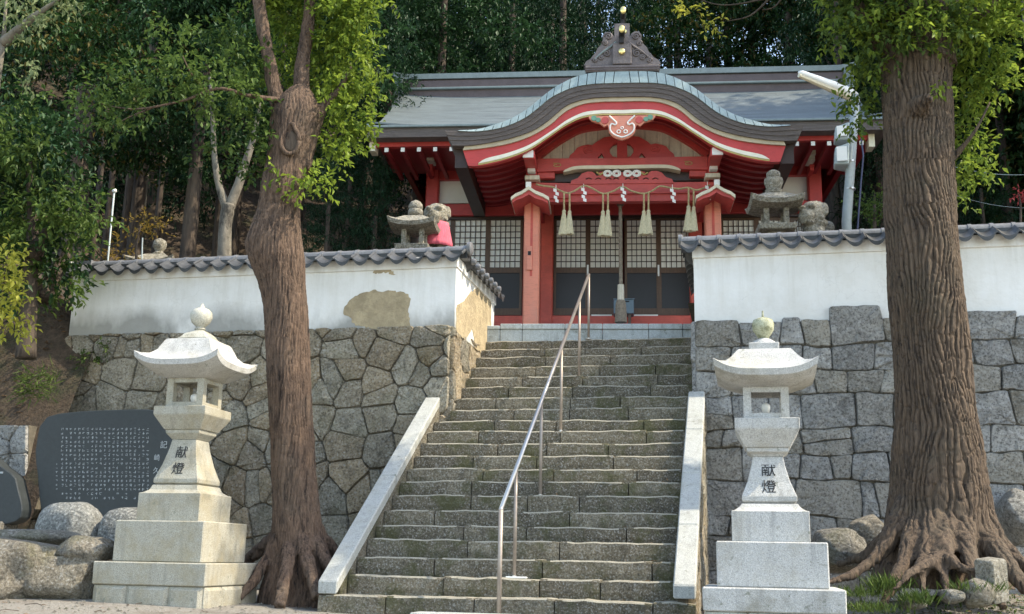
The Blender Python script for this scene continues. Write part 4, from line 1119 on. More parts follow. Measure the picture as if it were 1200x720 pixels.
# --- bell and bell rope
bell = thing('bell_rope', 'thick pale rope hanging from a small bell before the shrine doors', 'bell rope', shrine.location, -SF.a)
DB = DC+.25
a = sx(727, 238, DB); b = sx(727.5, 334, DB); c = sx(727.5, 352, DB); e = sx(727.3, 379.5, DB)
pts = [(a[0]+(b[0]-a[0])*k/24, y(DB)+.01*math.sin(k*.7), a[1]+(b[1]-a[1])*k/24) for k in range(25)]
MB().tube(pts, [.028+.005*(k % 2) for k in range(25)], 9).build('twisted_rope', 'oldrope', bell)
MB().tube([(b[0], y(DB), b[1]), (b[0], y(DB), c[1]), (c[0], y(DB), c[1])], [.055,.06,.066], 12).build('cloth_wrap', 'board', bell)
mb = MB(); n = 24
mb.frustum([[(c[0]+r_*(1+(.12 if i % 2 else -.05))*math.cos(2*math.pi*i/n), y(DB)+r_*math.sin(2*math.pi*i/n), z) for i in range(n)] for r_, z in ((.06, c[1]), (.08, c[1]-.08), (.095, e[1]+.02))])
mb.build('frayed_end', 'oldrope', bell)
mb = MB(); mb.lathe([(.02,.09),(.05,.08),(.07,.03),(.075,-.01),(.055,-.05),(.02,-.06)], (a[0], y(DB), a[1]), 16); mb.build('bell', 'brownwood', bell, smooth=True)
MB().tube([(a[0], y(DB), a[1]+.1), (a[0], y(DB), a[1]+.35)], .012, 6).build('bell_hanger', 'ink', bell)
# --- offertory box
box = thing('offering_box', 'blue-grey metal offering box standing behind the hanging bell rope', 'box', shrine.location, -SF.a)
DX = DW-.75
l0, z1 = sx(719, 351, DX); l1, z0 = sx(743, 367.5, DX)
MB().box(l0, l1, y(DX), y(DX)+.3, z0, z1).build('box_body', 'bluebox', box, bevel=.01)
MB().box(l0+.19, l0+.27, y(DX)-.01, y(DX)+.01, z1-.05, z1-.03).build('slot', 'ink', box)
MB().box(l0-.01, l1+.01, y(DX)-.01, y(DX)+.31, z1, z1+.012).build('box_lid', 'bluebox', box)
for a_, b_ in ((l0+.05, l0+.1), (l1-.1, l1-.05)): MB().box(a_, b_, y(DX)+.03, y(DX)+.27, 0, z0).build('leg', 'brownwood', box)

# ================================================================== GRANITE LANTERNS
def text_mesh(s, size, mat, parent, name='inscription', depth=.004):
    cu = bpy.data.curves.new(name, 'FONT'); cu.body = s; cu.size = size; cu.align_x = 'CENTER'; cu.align_y = 'CENTER'; cu.extrude = depth; cu.offset = 0
    t = bpy.data.objects.new(name, cu); COL.objects.link(t)
    dg = bpy.context.evaluated_depsgraph_get(); dg.update()
    me = bpy.data.meshes.new_from_object(t.evaluated_get(dg)); me.name = name
    bpy.data.objects.remove(t); me.materials.clear(); me.materials.append(M[mat])
    return link(name, me, parent)
def lantern(cx_px, ybase_px, s, ys, label, mats, finial, W=1.0):
    """ys: photo heights of the joints; widths are real sizes"""
    l, _ = WF.px(cx_px, 640, s)
    K = s/FPX
    z = {k: WF.px(cx_px, v, s-.0)[1] for k, v in ys.items()}
    zb = GZ-.45
    t = thing('stone_lantern', label, 'stone lantern', WF.w(l, s, zb), -WF.a, 'tall granite lanterns flanking the foot of the stairs')
    Z = {k: v-zb for k, v in z.items()}
    ga, gw = mats
    def part(nm, prof, mt, bev=.008, smooth=False): return MB().square(prof).build(nm, mt, t, bevel=bev, smooth=smooth, auto=30)
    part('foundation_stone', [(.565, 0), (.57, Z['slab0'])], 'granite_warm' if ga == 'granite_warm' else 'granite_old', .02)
    # rough facing blocks on the foundation
    rdl = random.Random(int(cx_px))
    for sd in range(4):
        for a, b in ((-.57, -.22), (-.22, .22), (.22, .57)):
            mb = MB(); q = .585+rdl.uniform(-.005, .012)
            rr = [[(a+.006, -.56, .0), (b-.006, -.56, .0), (b-.006, -.56, Z['slab0']-.006), (a+.006, -.56, Z['slab0']-.006)],
                  [(a+.006, -q+.01, .0), (b-.006, -q+.01, .0), (b-.006, -q+.01, Z['slab0']-.006), (a+.006, -q+.01, Z['slab0']-.006)],
                  [(a+.04, -q-.02, .04), (b-.04, -q-.015, .04), (b-.04, -q-.02, Z['slab0']-.04), (a+.04, -q-.015, Z['slab0']-.04)]]
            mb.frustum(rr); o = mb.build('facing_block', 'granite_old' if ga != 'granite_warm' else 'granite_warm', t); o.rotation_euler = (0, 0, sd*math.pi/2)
    part('slab', [(.593, Z['slab0']), (.597, Z['slab1'])], ga, .01)
    part('lower_tier', [(.474, Z['slab1']+.001), (.474, Z['tA'])], ga, .01)
    hB = .337
    part('upper_tier', [(hB, Z['tA']+.001), (hB, Z['tB']-.05), (hB, Z['tB']), (hB-.03, Z['tB']+.008), (hB-.07, Z['tB']+.035), (.245, Z['sh0'])], ga, .004)
    H = Z['sh1']-Z['sh0']
    shaft = part('shaft', [(.215, Z['sh0']+.001), (.242, Z['sh0']+.02), (.243, Z['sh0']+.06), (.232, Z['sh0']+.085), (.190, Z['sh0']+H*.45), (.150, Z['sh0']+H*.8), (.135, Z['sh1'])], ga, .004)
    part('collar', [(.135, Z['sh1']+.001), (.15, Z['sh1']+.02), (.185, Z['col']-.035), (.19, Z['col'])], gw, .004)
    part('platform', [(.20, Z['col']+.001), (.285, Z['pl0']), (.288, Z['pl0']+.01), (.288, Z['pl1'])], gw, .006)
    # firebox: four posts, frames, lamp inside
    fb = MB(); h = .205; w_ = .072; a, b = Z['pl1']+.001, Z['fb1']
    for sx_ in (-1, 1):
        for sy_ in (-1, 1):
            x0, x1 = sorted((sx_*h, sx_*(h-w_))); y0_, y1_ = sorted((sy_*h, sy_*(h-w_))); fb.box(x0, x1, y0_, y1_, a, b)
    for (x0, x1, y0_, y1_) in ((-h+w_, h-w_, -h+.003, -h+w_-.003), (-h+w_, h-w_, h-w_+.003, h-.003), (-h+.003, -h+w_-.003, -h+w_, h-w_), (h-w_+.003, h-.003, -h+w_, h-w_)):
        fb.box(x0, x1, y0_, y1_, a, a+.05); fb.box(x0, x1, y0_, y1_, b-.055, b)
    fb.build('firebox', gw, t)
    fr = MB()
    MB().lathe([(.03, 0), (.03, .05), (.02, .055)], (0, 0, a), 10).build('lamp_holder', 'ink', t)
    MB().lathe([(.015, 0), (.034, .03), (.042, .06), (.036, .09), (.012, .105)], (0, 0, a+.055), 12).build('light_bulb', 'bulb', t, smooth=True)
    # roof with flaring corners
    zr0, zt = Z['fb1'], Z['rf1']; ez = Z['eave']; n = 13
    def rrow(h_, z_, lift_):                                   # square ring whose corners sweep upwards
        out = []
        for sd in range(4):
            for i in range(n-1):
                u = -1+2*i/(n-1); lz = z_+lift_*abs(u)**3.8; k = 1+ (.035*abs(u)**4 if lift_ else 0)
                p = (u*h_*k, -h_*k); a_ = sd*math.pi/2
                out.append((p[0]*math.cos(a_)-p[1]*math.sin(a_), p[0]*math.sin(a_)+p[1]*math.cos(a_), lz))
        return out
    rings = [rrow(.22, zr0-.01, 0), rrow(.26, zr0+.002, 0), rrow(.36, ez-.10, .03), rrow(.44, ez-.062, .085), rrow(.452, ez-.008, .095), rrow(.40, ez+.018, .055), rrow(.34, ez+.06, .02), rrow(.29, ez+.12, .005), rrow(.25, zt-.015, 0), rrow(.235, zt, 0)]
    mb = MB(); mb.frustum(rings); mb.build('roof', 'granite' if gw != 'granite_warm' else 'granite', t, smooth=True, auto=32)
    if finial == 'layered':
        part('roof_cap', [(.16, zt+.001), (.165, zt+.03), (.15, zt+.032), (.12, zt+.075), (.09, zt+.10), (.06, zt+.12)], 'granite_old', .004); fz = zt+.12
        mb = MB(); mb.lathe([(.045, 0), (.06, .02), (.045, .035), (.05, .05), (.095, .09), (.118, .15), (.112, .2), (.08, .235), (.03, .255), (.012, .30)], (0, 0, fz), 22); mb.build('finial', 'granite_old', t, smooth=True, auto=50)
    else:
        part('roof_cap', [(.135, zt+.001), (.14, zt+.075)], ga, .006); fz = zt+.076
        mb = MB(); mb.lathe([(.12, 0), (.11, .02), (.07, .045), (.045, .055)], (0, 0, fz), 22); mb.build('finial_seat', ga, t, smooth=True, auto=50)
        mb = MB(); mb.lathe([(.04, .05), (.06, .075), (.098, .13), (.104, .19), (.09, .225), (.05, .243), (.012, .25), (.007, .31)], (0, 0, fz), 22); mb.build('finial', 'granite_algae', t, smooth=True, auto=50)
    # carved characters, one above the other, on the front of the shaft
    slope = math.atan2(.232-.15, H*.8-.085)
    for ch, k in (('献', .70), ('燈', .335)):
        zz = Z['sh0']+H*k; hw = np.interp(zz-Z['sh0'], [.085, H*.45, H*.8], [.232, .190, .150])
        o = text_mesh(ch, .135, 'ink', t); o.location = (0, -hw-.001, zz); o.rotation_euler = (math.pi/2-slope, 0, 0)
    for o in t.children:                               # narrower sister lantern
        o.location.x *= W; o.location.y *= W; o.scale = (W, W, 1)
    return t
yr = dict(slab0=715, slab1=688, tA=636, tB=601, sh0=592, sh1=537, col=527, pl0=507, pl1=494, fb1=456, eave=440, rf1=414)
lantern(903, 715, 9.75, yr, 'tall pale granite lantern right of the stairs, its round finial greenish with algae', ('granite', 'granite'), 'round', .94)
yl = dict(slab0=685, slab1=659, tA=612, tB=580, sh0=570, sh1=517, col=506, pl0=490, pl1=480, fb1=446, eave=429, rf1=402)
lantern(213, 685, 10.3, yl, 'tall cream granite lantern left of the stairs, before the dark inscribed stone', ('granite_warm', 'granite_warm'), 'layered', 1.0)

# ================================================================== HANDRAIL
rail = thing('handrail', 'single steel tube handrail on slim posts running up the middle of the stairs', 'handrail', (0,0,0), -WF.a)
def rl(x, yy, s): l, z = WF.px(x, yy, s); return (l, s, z)
sb = D0-.12; st_ = D0+20*TR+.05
Pb = rl(587, 597, sb); Pt = rl(690, 322, st_)
MB().tube([Pb, Pt], .022, 12).build('rail', 'steel', rail, smooth=True)
f = rl(587, 597, sb); MB().tube([(f[0], f[1], GZ-.02), (f[0], f[1], f[2])], .022, 12).build('post', 'steelw', rail, smooth=True)
mb = MB(); mb.lathe([(.003,-.024),(.018,-.018),(.024,0),(.018,.018),(.003,.024)], f, 12); mb.build('elbow', 'steel', rail, smooth=True)
def railat(x):                                   # point of the rail seen at photo column x
    best = None
    for k in range(401):
        t = k/400; p = [Pb[i]+(Pt[i]-Pb[i])*t for i in range(3)]; q = WF.w(*p)
        xx = q.x; yy = q.y*math.cos(PITCH)+q.z*math.sin(PITCH); u = -q.y*math.sin(PITCH)+q.z*math.cos(PITCH)
        px_ = 600+(xx/yy*FPX)*math.cos(ROLL)+(u/yy*FPX)*math.sin(ROLL)
        if best is None or abs(px_-x) < best[0]: best = (abs(px_-x), p)
    return best[1]
for xp in (605, 634.5, 658, 679, 690.5):
    p = railat(xp); n = int((p[1]-D0)/TR); n = min(max(n, 0), NS-1); zf_ = EZ[n]-.01
    if xp == 690.5: p = Pt
    post = MB().tube([(p[0], p[1], zf_), (p[0], p[1], p[2])], .018, 12).build('post', 'steelw', rail, smooth=True)
    mb = MB(); mb.lathe([(.05, 0), (.05, .008), (.022, .012), (.022, .03)], (p[0], p[1], zf_+.008), 14); mb.build('base_plate', 'steel', post)
p = railat(605); mb = MB(); mb.box(p[0]-.08, p[0]+.13, p[1]-.05, p[1]+.05, EZ[1]-.004, EZ[1]+.014); mb.build('mortar_pad', 'lampwhite', rail, bevel=.006)

# ================================================================== SLATE MONUMENT, BOULDERS
def outline_slab(pts_px, s, dep, name, mat, parent=None, bev=.02):
    P = [WF.px(a, b, s) for a, b in pts_px]; P = resample(P+[P[0]], 40)[:-1]
    return P
SM = 12.4
mon = thing('stone_monument', 'wide dark slate monument engraved with columns of white characters, left of the lantern', 'monument', rz=-WF.a)
P = outline_slab([(46,500),(56,488),(85,483),(130,480.5),(178,480),(188,486),(197,497),(212,505),(214,525),(208,560),(200,592),(178,600),(150,612),(60,606),(47,590),(44,560),(41,530)], SM, .2, '', '')
MB().prism(P, SM, SM+.2).build('slab', 'slate', mon, bevel=.012)
rdm = random.Random(2); ins = MB()
def glyph(x, z, w_, h):
    for _ in range(rdm.randint(3, 5)):
        if rdm.random() < .6:
            a = x+rdm.uniform(-.5, .1)*w_; b = x+rdm.uniform(.15, .5)*w_; zz = z+rdm.uniform(-.45, .45)*h; ins.box(a, b, SM-.003, SM+.002, zz-h*.045, zz+h*.045)
        else:
            xx = x+rdm.uniform(-.4, .4)*w_; a = z+rdm.uniform(-.5, .0)*h; b = z+rdm.uniform(.1, .5)*h; ins.box(xx-w_*.05, xx+w_*.05, SM-.0036, SM+.002, a, b)
for ci in range(21):
    for ri in range(17):
        xp = 73+ci*5.0; yp = 503+ri*5.05
        if ri > 14 and rdm.random() < .35: continue
        if rdm.random() < .05: continue
        l, z = WF.px(xp, yp, SM); glyph(l, z, .036, .036)
for k in range(7): l, z = WF.px(66.5, 544+k*4.8, SM); glyph(l, z, .03, .03)
ins.build('inscription', 'carvedwhite', mon)
for ch, xp, yp, sz in (('記', 192, 522, .10), ('崎', 184, 537, .085), ('久', 183, 552, .085)):
    l, z = WF.px(xp, yp, SM); o = text_mesh(ch, sz, 'carvedwhite', mon, 'engraved_title', .002); o.location = (l, SM-.002, z); o.rotation_euler = (math.pi/2, 0, 0)
mon2 = thing('stone_monument', 'smaller dark stone monument cut off by the left edge of the view', 'monument', rz=-WF.a)
P = outline_slab([(-60,560),(-30,530),(-8,538),(3,548),(14,556),(20,568),(20,611),(-60,611)], SM-.2, .2, '', '')
MB().prism(P, SM-.2, SM+.0).build('slab', 'slate', mon2, bevel=.012)
l, z = WF.px(2, 554, SM-.2); MB().box(l-.02, l+.02, SM-.204, SM-.198, z-.012, z+.012).build('engraving', 'carvedwhite', mon2)
MB().box(WF.px(-60,611,SM)[0], WF.px(18,611,SM)[0], SM-.25, SM+.1, GZ-.2, WF.px(10,611.5,SM-.2)[1]).build('plinth', 'boulder', mon2, bevel=.03)

def boulder(name, label, c, r, seed, mat='boulder', rough=.22, rz=0, cat='boulder', group=None, flat=None, sub=4):
    bm = bmesh.new(); bmesh.ops.create_icosphere(bm, subdivisions=sub, radius=1)
    rp = random.Random(seed); planes = []
    if rough > .1:
        for _ in range(13):
            nv = Vector((rp.gauss(0,1), rp.gauss(0,1), rp.gauss(0,1))).normalized(); planes.append((nv, rp.uniform(.72, .95)))
    for v in bm.verts:
        p = v.co.normalized(); 
        q = p + .0*p
        # facet by soft planes
        k = 1 + rough*noise.noise(p*1.4+Vector((seed*3.1, 0, 0))) + rough*.45*noise.noise(p*3.5+Vector((seed, 5, 0))) + rough*.15*noise.noise(p*9+Vector((seed, 1, 4)))
        for nv, dd in planes:
            c_ = p.dot(nv)
            if c_*k > dd: k = dd/c_*.85+k*.15
        e = Vector((abs(p.x)**.8*(1 if p.x > 0 else -1), abs(p.y)**.8*(1 if p.y > 0 else -1), abs(p.z)**.8*(1 if p.z > 0 else -1)))
        v.co = Vector((e.x*r[0]*k, e.y*r[1]*k, e.z*r[2]*k))
    me = bpy.data.meshes.new(name); bm.to_mesh(me); bm.free(); me.materials.append(M[mat]); me.polygons.foreach_set('use_smooth', [True]*len(me.polygons))
    o = link(name, me); o.location = c; o.rotation_euler = (0, 0, rz); return tag(o, label, cat, group)
def pboulder(name, label, x0, y0, x1, y1, Y, dep, seed, **k):
    p = at((x0+x1)/2, (y0+y1)/2, Y); rx = (x1-x0)/2*Y/FPX; rz_ = (y1-y0)/2*Y/FPX
    return boulder(name, label, p, (rx*1.06, dep, rz_*1.08), seed, **k)
YM = at(130, 610, 12.6).y
pboulder('boulder', 'smooth round grey boulder propping the slate monument near its left end', 46, 592, 117, 655, 12.75, .3, 4, rough=.06, mat='gray_boulder')
pboulder('boulder', 'smooth round boulder under the slate monument, half behind the left lantern', 120, 598, 180, 655, 12.75, .3, 6, rough=.06, mat='gray_boulder')
pboulder('boulder', 'biggest pale angular rock at the far left edge before the monument', -70, 629, 74, 712, 11.3, .55, 8, rough=.28)
pboulder('boulder', 'flat-topped pale rock resting on a darker one beside the left lantern base', 70, 631, 135, 660, 11.2, .3, 11, rough=.2)
pboulder('boulder', 'darker rounded rock under the flat-topped one, left of the lantern base', 40, 648, 125, 712, 11.25, .38, 13, rough=.25, mat='wallstone_l')
pboulder('boulder', 'large flat rock lying at the left edge under the small monument', -20, 622, 110, 640, 12.3, .3, 15, rough=.15)
pboulder('boulder', 'mossy brown boulder at the wall foot just right of the right lantern', 952, 622, 1012, 672, 12.4, .35, 17, rough=.2)
pboulder('boulder', 'mossy boulder between the brown boulder and the big tree trunk', 1000, 608, 1040, 652, 12.6, .3, 19, rough=.25)
pboulder('boulder', 'grey boulder behind the big right tree at the right edge', 1172, 575, 1215, 632, 12.5, .3, 23, rough=.25, mat='wallstone_r')
# squared stone half buried among the roots
tag(MB().square([(.10, -.1), (.10, .26), (.085, .28)]).build('stone_post', 'carved', None, bevel=.01), 'short squared granite stub among the roots of the big right tree', 'stone post')
so = bpy.data.objects['stone_post']; so.location = at(1163, 692, 10.0); so.rotation_euler = (.1, -.12, .5)
# small embedded stones in front of the roots
for k, (x0, y0, x1, y1, lab) in enumerate([(1102,690,1128,708,'small rounded stone lying against a root end below the right tree'),
                    (1128,680,1165,712,'brown rock wedged under the squared stub by the right tree'),
                    (1060,700,1082,715,'small grey stone in the grass in front of the right tree roots')]):
    pboulder('rock', lab, x0, y0, x1, y1, 9.9, .14, 40+k, rough=.25, cat='rock', sub=3)
# pale crazy-paved facing at the far left
cz = thing('stone_facing', 'patch of pale crazy-laid stones on the bank at the left edge', 'stone wall', rz=-WF.a)
sA = 13.0
reg = [WF.px(-60, 600, sA), WF.px(31, 596, sA), WF.px(32, 498, sA), WF.px(-60, 500, sA)]
for c in cells(reg, .38, .36, .3, 77): stone_block(c, lambda u, d, z: (u, sA+d, z), cz, 'wallstone_r', rd, bulge=.012, gap=.008, deep=.1)
MB().prism(reg, sA+.03, sA+.3).build('joint_fill', 'joint', cz)

# ---- paving strip before the first step
for x0, x1 in ((484,505),(507,606)):
    a = WF.px(x0, 713, 9.95)[0]; b = WF.px(x1, 713, 9.95)[0]
    pv = tag(MB().box(0, b-a, 0, .32, -.1, .05).build('paving_slab', 'coping', None, bevel=.008), 'short pale granite paving slab at the foot of the stairs' if x0 == 484 else 'long pale granite paving slab at the foot of the stairs', 'paving slab')
    pv.location = WF.w(a, 9.85, GZ); pv.rotation_euler = (0, 0, -WF.a)
tr_ = WF

# ================================================================== TERRACE OBJECTS BEHIND THE WALLS
def small_lantern(label, cxp, s, z_top_px, z_wall_px, scale, kind):
    l, zt = WF.px(cxp, z_top_px, s)
    t = thing('garden_lantern', label, 'stone lantern', WF.w(l, s, ZT), -WF.a+.12, 'old stone lanterns on the terrace')
    H = zt-ZT; k = scale
    fin = {'ball': [(.05,0),(.085,.02),(.14,.06),(.145,.12),(.13,.155),(.12,.16),(.135,.19),(.13,.25),(.09,.31),(.02,.345)],
           'lotus': [(.12,0),(.15,.03),(.15,.09),(.11,.11),(.13,.14),(.165,.24),(.15,.30),(.10,.315),(.12,.35),(.115,.41),(.06,.45),(.01,.455)],
           'orb': [(.10,0),(.12,.04),(.07,.07),(.07,.10),(.115,.16),(.12,.22),(.10,.28),(.03,.32)]}[kind]
    fh = fin[-1][1]*k
    mb = MB(); mb.lathe([(r*k, z*k) for r, z in fin], (0, 0, H-fh), 20); mb.build('finial', 'carved', t, smooth=True, auto=50)
    rt = H-fh; rh = .26*k
    n = 9
    def rrow(h_, z_, lift_):
        out = []
        for sd in range(4):
            for i in range(n-1):
                u = -1+2*i/(n-1); lz = z_+lift_*abs(u)**2.4; p = (u*h_, -h_); a_ = sd*math.pi/2
                out.append((p[0]*math.cos(a_)-p[1]*math.sin(a_), p[0]*math.sin(a_)+p[1]*math.cos(a_), lz))
        return out
    mb = MB(); mb.frustum([rrow(.2*k, rt-rh-.02*k, 0), rrow(.42*k, rt-rh, .07*k), rrow(.45*k, rt-rh+.07*k, .10*k), rrow(.33*k, rt-rh+.14*k, .02*k), rrow(.17*k, rt, 0)]); mb.build('roof', 'carved', t, smooth=True, auto=35)
    b0 = rt-rh-.02*k; bh = .30*k; fb = MB()
    for sx_ in (-1, 1):
        for sy_ in (-1, 1): MB().box(*sorted((sx_*.21*k, sx_*.12*k)), *sorted((sy_*.21*k, sy_*.12*k)), b0-bh, b0).build('firebox_post', 'carved', t, bevel=.008)
    MB().square([(.30*k, b0-bh-.1*k), (.32*k, b0-bh)]).build('platform', 'carved', t, bevel=.01)
    MB().square([(.34*k, 0), (.30*k, .1), (.16*k, .16), (.15*k, max(.2, b0-bh-.1*k))]).build('base', 'carved', t, bevel=.01)
    return t
small_lantern('small old stone lantern with ball finial behind left wall, beside the bibbed lion-dog', 487.5, 15.2, 235, 290, .82, 'ball')
small_lantern('old stone lantern with tall lotus finial behind the right plaster wall', 906, 15.3, 200, 262, .84, 'lotus')
small_lantern('mostly hidden stone lantern behind the far left of the plaster wall, near the flag pole', 188, 15.8, 280, 310, .95, 'orb')

def lion_dog(label, cxp, s, top_px, face, bib):
    l, zt = WF.px(cxp, top_px, s); base = ZT; H = zt-base
    t = thing('lion_dog_statue', label, 'statue', WF.w(l, s, base), -WF.a+(face), 'guardian lion-dog statues')
    ph = H-.95
    MB().square([(.30, 0), (.30, ph-.12), (.33, ph-.10), (.33, ph)]).build('pedestal', 'carved', t, bevel=.015)
    bm = bmesh.new()
    def sph(x, y_, z_, rx, ry, rz_, u=16):
        r = bmesh.ops.create_uvsphere(bm, u_segments=u, v_segments=10, radius=1)
        for v in r['verts']: v.co = Vector((x+v.co.x*rx, y_+v.co.y*ry, ph+z_+v.co.z*rz_))
    sph(0, .08, .30, .17, .24, .26); sph(0, -.08, .42, .17, .16, .24); sph(0, .2, .16, .2, .2, .17)         # seated body, chest, haunch
    for sx_ in (-1, 1):
        sph(sx_*.10, -.17, .20, .055, .06, .22); sph(sx_*.10, -.21, .035, .065, .09, .045)                  # fore legs, paws
        sph(sx_*.17, .16, .14, .09, .17, .14); sph(sx_*.17, -.02, .04, .06, .13, .045)                      # thighs, hind paws
    sph(0, -.10, .72, .185, .18, .20); sph(0, -.26, .66, .12, .11, .10); sph(0, -.33, .71, .055, .04, .04)    # head, muzzle, nose
    sph(0, -.24, .575, .10, .10, .04)                                                                    # jaw
    for sx_ in (-1, 1):
        sph(sx_*.08, -.25, .80, .055, .05, .04); sph(sx_*.17, -.05, .78, .05, .08, .10)                     # brows, ears
    sph(0, .33, .42, .08, .07, .24); sph(0, .36, .62, .10, .07, .12)                                         # tail
    rdh = random.Random(5)
    for k in range(46):                                                                                 # mane curls
        a = rdh.uniform(-2.6, 2.6); e = rdh.uniform(-.9, 1.2)
        r0 = .19; x = r0*math.cos(e)*math.sin(a); y_ = -.05+r0*math.cos(e)*math.cos(a)*.95; z_ = .70+.2*math.sin(e)
        if y_ < -.16 and z_ < .84: continue
        sph(x, y_, z_, .042, .042, .04, 8)
    me = bpy.data.meshes.new('figure'); bm.to_mesh(me); bm.free(); me.materials.append(M['carved'])
    o = link('figure', me, t)
    rm = o.modifiers.new('fuse', 'REMESH'); rm.mode = 'VOXEL'; rm.voxel_size = .014; rm.use_smooth_shade = True
    if bib:
        mb = MB(); n = 26; rings = []
        for k in range(7):
            tt = k/6; zz = ph+.60-.40*tt; ring = []
            for i in range(n):
                a = -2.0+4.0*i/(n-1); r_ = .19+.08*tt+.012*math.sin(i*2.1)*tt
                ring.append((r_*math.sin(a), -.06-r_*math.cos(a)*.98, zz))
            rings.append(ring)
        vs = [v for r in rings for v in r]; fs = [(k*n+i, k*n+i+1, (k+1)*n+i+1, (k+1)*n+i) for k in range(6) for i in range(n-1)]
        mb.add(vs, fs); b = mb.build('red_bib', 'pink', t, smooth=True); so_ = b.modifiers.new('cloth', 'SOLIDIFY'); so_.thickness = .012
    return t
lion_dog('stone lion-dog statue wearing a pinkish red bib behind the left wall', 514, 15.7, 239, .0, True)
lion_dog('stone lion-dog statue with only its curly head showing above the right wall', 955, 15.4, 236, -.55, False)

# lamp pole with two floodlight boxes and tube lamp
pole = thing('lamp_pole', 'pale concrete pole with grey floodlights and long white lamp behind the right wall', 'lamp pole', WF.w(WF.px(992, 260, 15.6)[0], 15.6, ZT), -WF.a)
lp0 = WF.px(992, 260, 15.6); lp1 = WF.px(1003, 112, 15.6); O = (lp0[0], ZT)
xt = lp1[0]-O[0]; zt = lp1[1]-ZT; x2 = 0
MB().tube([(-.03, 0, 0), (0, 0, lp0[1]-ZT), (xt, 0, zt)], [.075, .07, .06], 14).build('pole', 'concrete', pole, smooth=True)
for yy in (165, 190, 222):
    q = WF.px(996, yy, 15.6); MB().lathe([(.078, -.012), (.078, .012)], (q[0]-O[0], 0, q[1]-ZT), 14).build('clamp_band', 'steel', pole)
for y0p, y1p in ((146,167),(170,196)):
    a = WF.px(978, y1p, 15.5); b = WF.px(993, y0p, 15.5)
    mb = MB(); mb.add([(a[0]-O[0], -.14, a[1]-ZT+.03), (b[0]-O[0], -.2, a[1]-ZT), (b[0]-O[0], .16, a[1]-ZT), (a[0]-O[0], .1, a[1]-ZT+.03),
                       (a[0]-O[0]+.02, -.14, b[1]-ZT-.04), (b[0]-O[0]+.02, -.2, b[1]-ZT), (b[0]-O[0]+.02, .16, b[1]-ZT), (a[0]-O[0]+.02, .1, b[1]-ZT-.04)],
                      [(0,3,2,1),(4,5,6,7),(0,1,5,4),(1,2,6,5),(2,3,7,6),(3,0,4,7)])
    h_ = mb.build('floodlight', 'lampgray', pole, bevel=.012)
    MB().box(a[0]-O[0]+.03, b[0]-O[0]-.02, -.215, -.195, a[1]-ZT+.05, b[1]-ZT-.06).build('lens', 'lampwhite', h_)
ca = [(xt*.75+.09, -.05, zt*.8), (xt*.6+.14, -.06, zt*.72), (xt*.5+.11, -.05, zt*.6), (.12, -.05, zt*.35), (.09, -.03, .5)]
MB().tube(ca, .012, 6).build('cable', 'cable', pole, smooth=True)
a = at(936, 85, 15.1); b = at(1003, 112, 15.7)
def wl2(p): v = p-pole.location; v.rotate(Matrix.Rotation(WF.a, 3, 'Z').to_quaternion()); return v
A_, B_ = wl2(a), wl2(b)
MB().tube([A_, A_.lerp(B_, .05), A_.lerp(B_, .6), A_.lerp(B_, .85), B_], [.02, .05, .08, .085, .05], 14).build('tube_lamp', 'lampwhite', pole, smooth=True)
mb = MB(); mb.tube([A_+Vector((0, 0, -.05)), B_+Vector((0, 0, -.07))], [.03, .07], 8); mb.build('lamp_tray', 'cream', pole)

# thin flag pole behind the left wall
fp = thing('flag_pole', 'thin white metal pole with ball tip behind the far left of the plaster wall', 'pole', at(124, 330, 15.8), 0)
a, b = at(124, 330, 15.8), at(134, 224, 15.8)
MB().tube([(0, 0, -.8), (0, 0, 0), b-a], .014, 8).build('shaft', 'lampgray', fp, smooth=True)
mb = MB(); mb.lathe([(.005, -.04), (.03, -.02), (.038, 0), (.03, .025), (.005, .04)], b-a, 12); mb.build('ball_tip', 'lampwhite', fp, smooth=True)
# small white cross post in the shrubs
sp_ = thing('white_post', 'short thin pale post among shrubs behind the left wall', 'post', at(167, 330, 16.6), 0)
a = at(167, 330, 16.6); b = at(167, 279, 16.6)
MB().tube([(0, 0, -.3), b-a], .011, 8).build('upright', 'lampgray', sp_)

# wires at the right
for (x0, y0, x1, y1, lab) in ((1120,186,1215,192,'upper thin wire crossing behind the right tree trunk'),(1105,216,1215,236,'lower thin wire sagging behind the right tree trunk')):
    p, q = at(1075, y0-3, 17.5), at(x1+60, y1+2, 17.0)
    pts = [p.lerp(q, k/16)-Vector((0, 0, .25*math.sin(math.pi*k/16))) for k in range(17)]
    tag(MB().tube(pts, .005 if 'upper' in lab else .003, 5).build('wire', 'lampgray', None), lab, 'wire')

# ================================================================== FOREGROUND TREES
def resample3(P, n):
    out = []
    for k in range(n):
        t = k/(n-1)*(len(P)-1); i = min(int(t), len(P)-2); f_ = t-i
        p0, p1, p2, p3 = P[max(i-1, 0)], P[i], P[i+1], P[min(i+2, len(P)-1)]
        out.append(.5*((2*p1)+(p2-p0)*f_+(2*p0-5*p1+4*p2-p3)*f_*f_+(3*p1-p0-3*p2+p3)*f_**3))
    return out
def limb(parent, o_, pts, radii, mat, n=12, name='limb', mb=None):
    P = [at(x, yy, Y_)-Vector(o_) for x, yy, Y_ in pts]
    Q = resample3(P, len(P)*5); rr = [float(np.interp(k/(len(Q)-1), np.linspace(0, 1, len(radii)), radii))*(1+.08*noise.noise(Vector((k*.8, P[0].x*3, 1)))) for k in range(len(Q))]
    if mb: return mb.tube(Q, rr, n)
    return MB().tube(Q, rr, n).build(name, mat, parent, smooth=True)
def pcl(items, o_):
    out = []
    for x, yy, Y_, r in items: p = at(x, yy, Y_)-o_; out.append((p.x, p.y, p.z, r))
    return out
def joined_leaf(name, V, mat, parent):
    o = link(name, leaf_mesh(name, V, mat), parent); return o
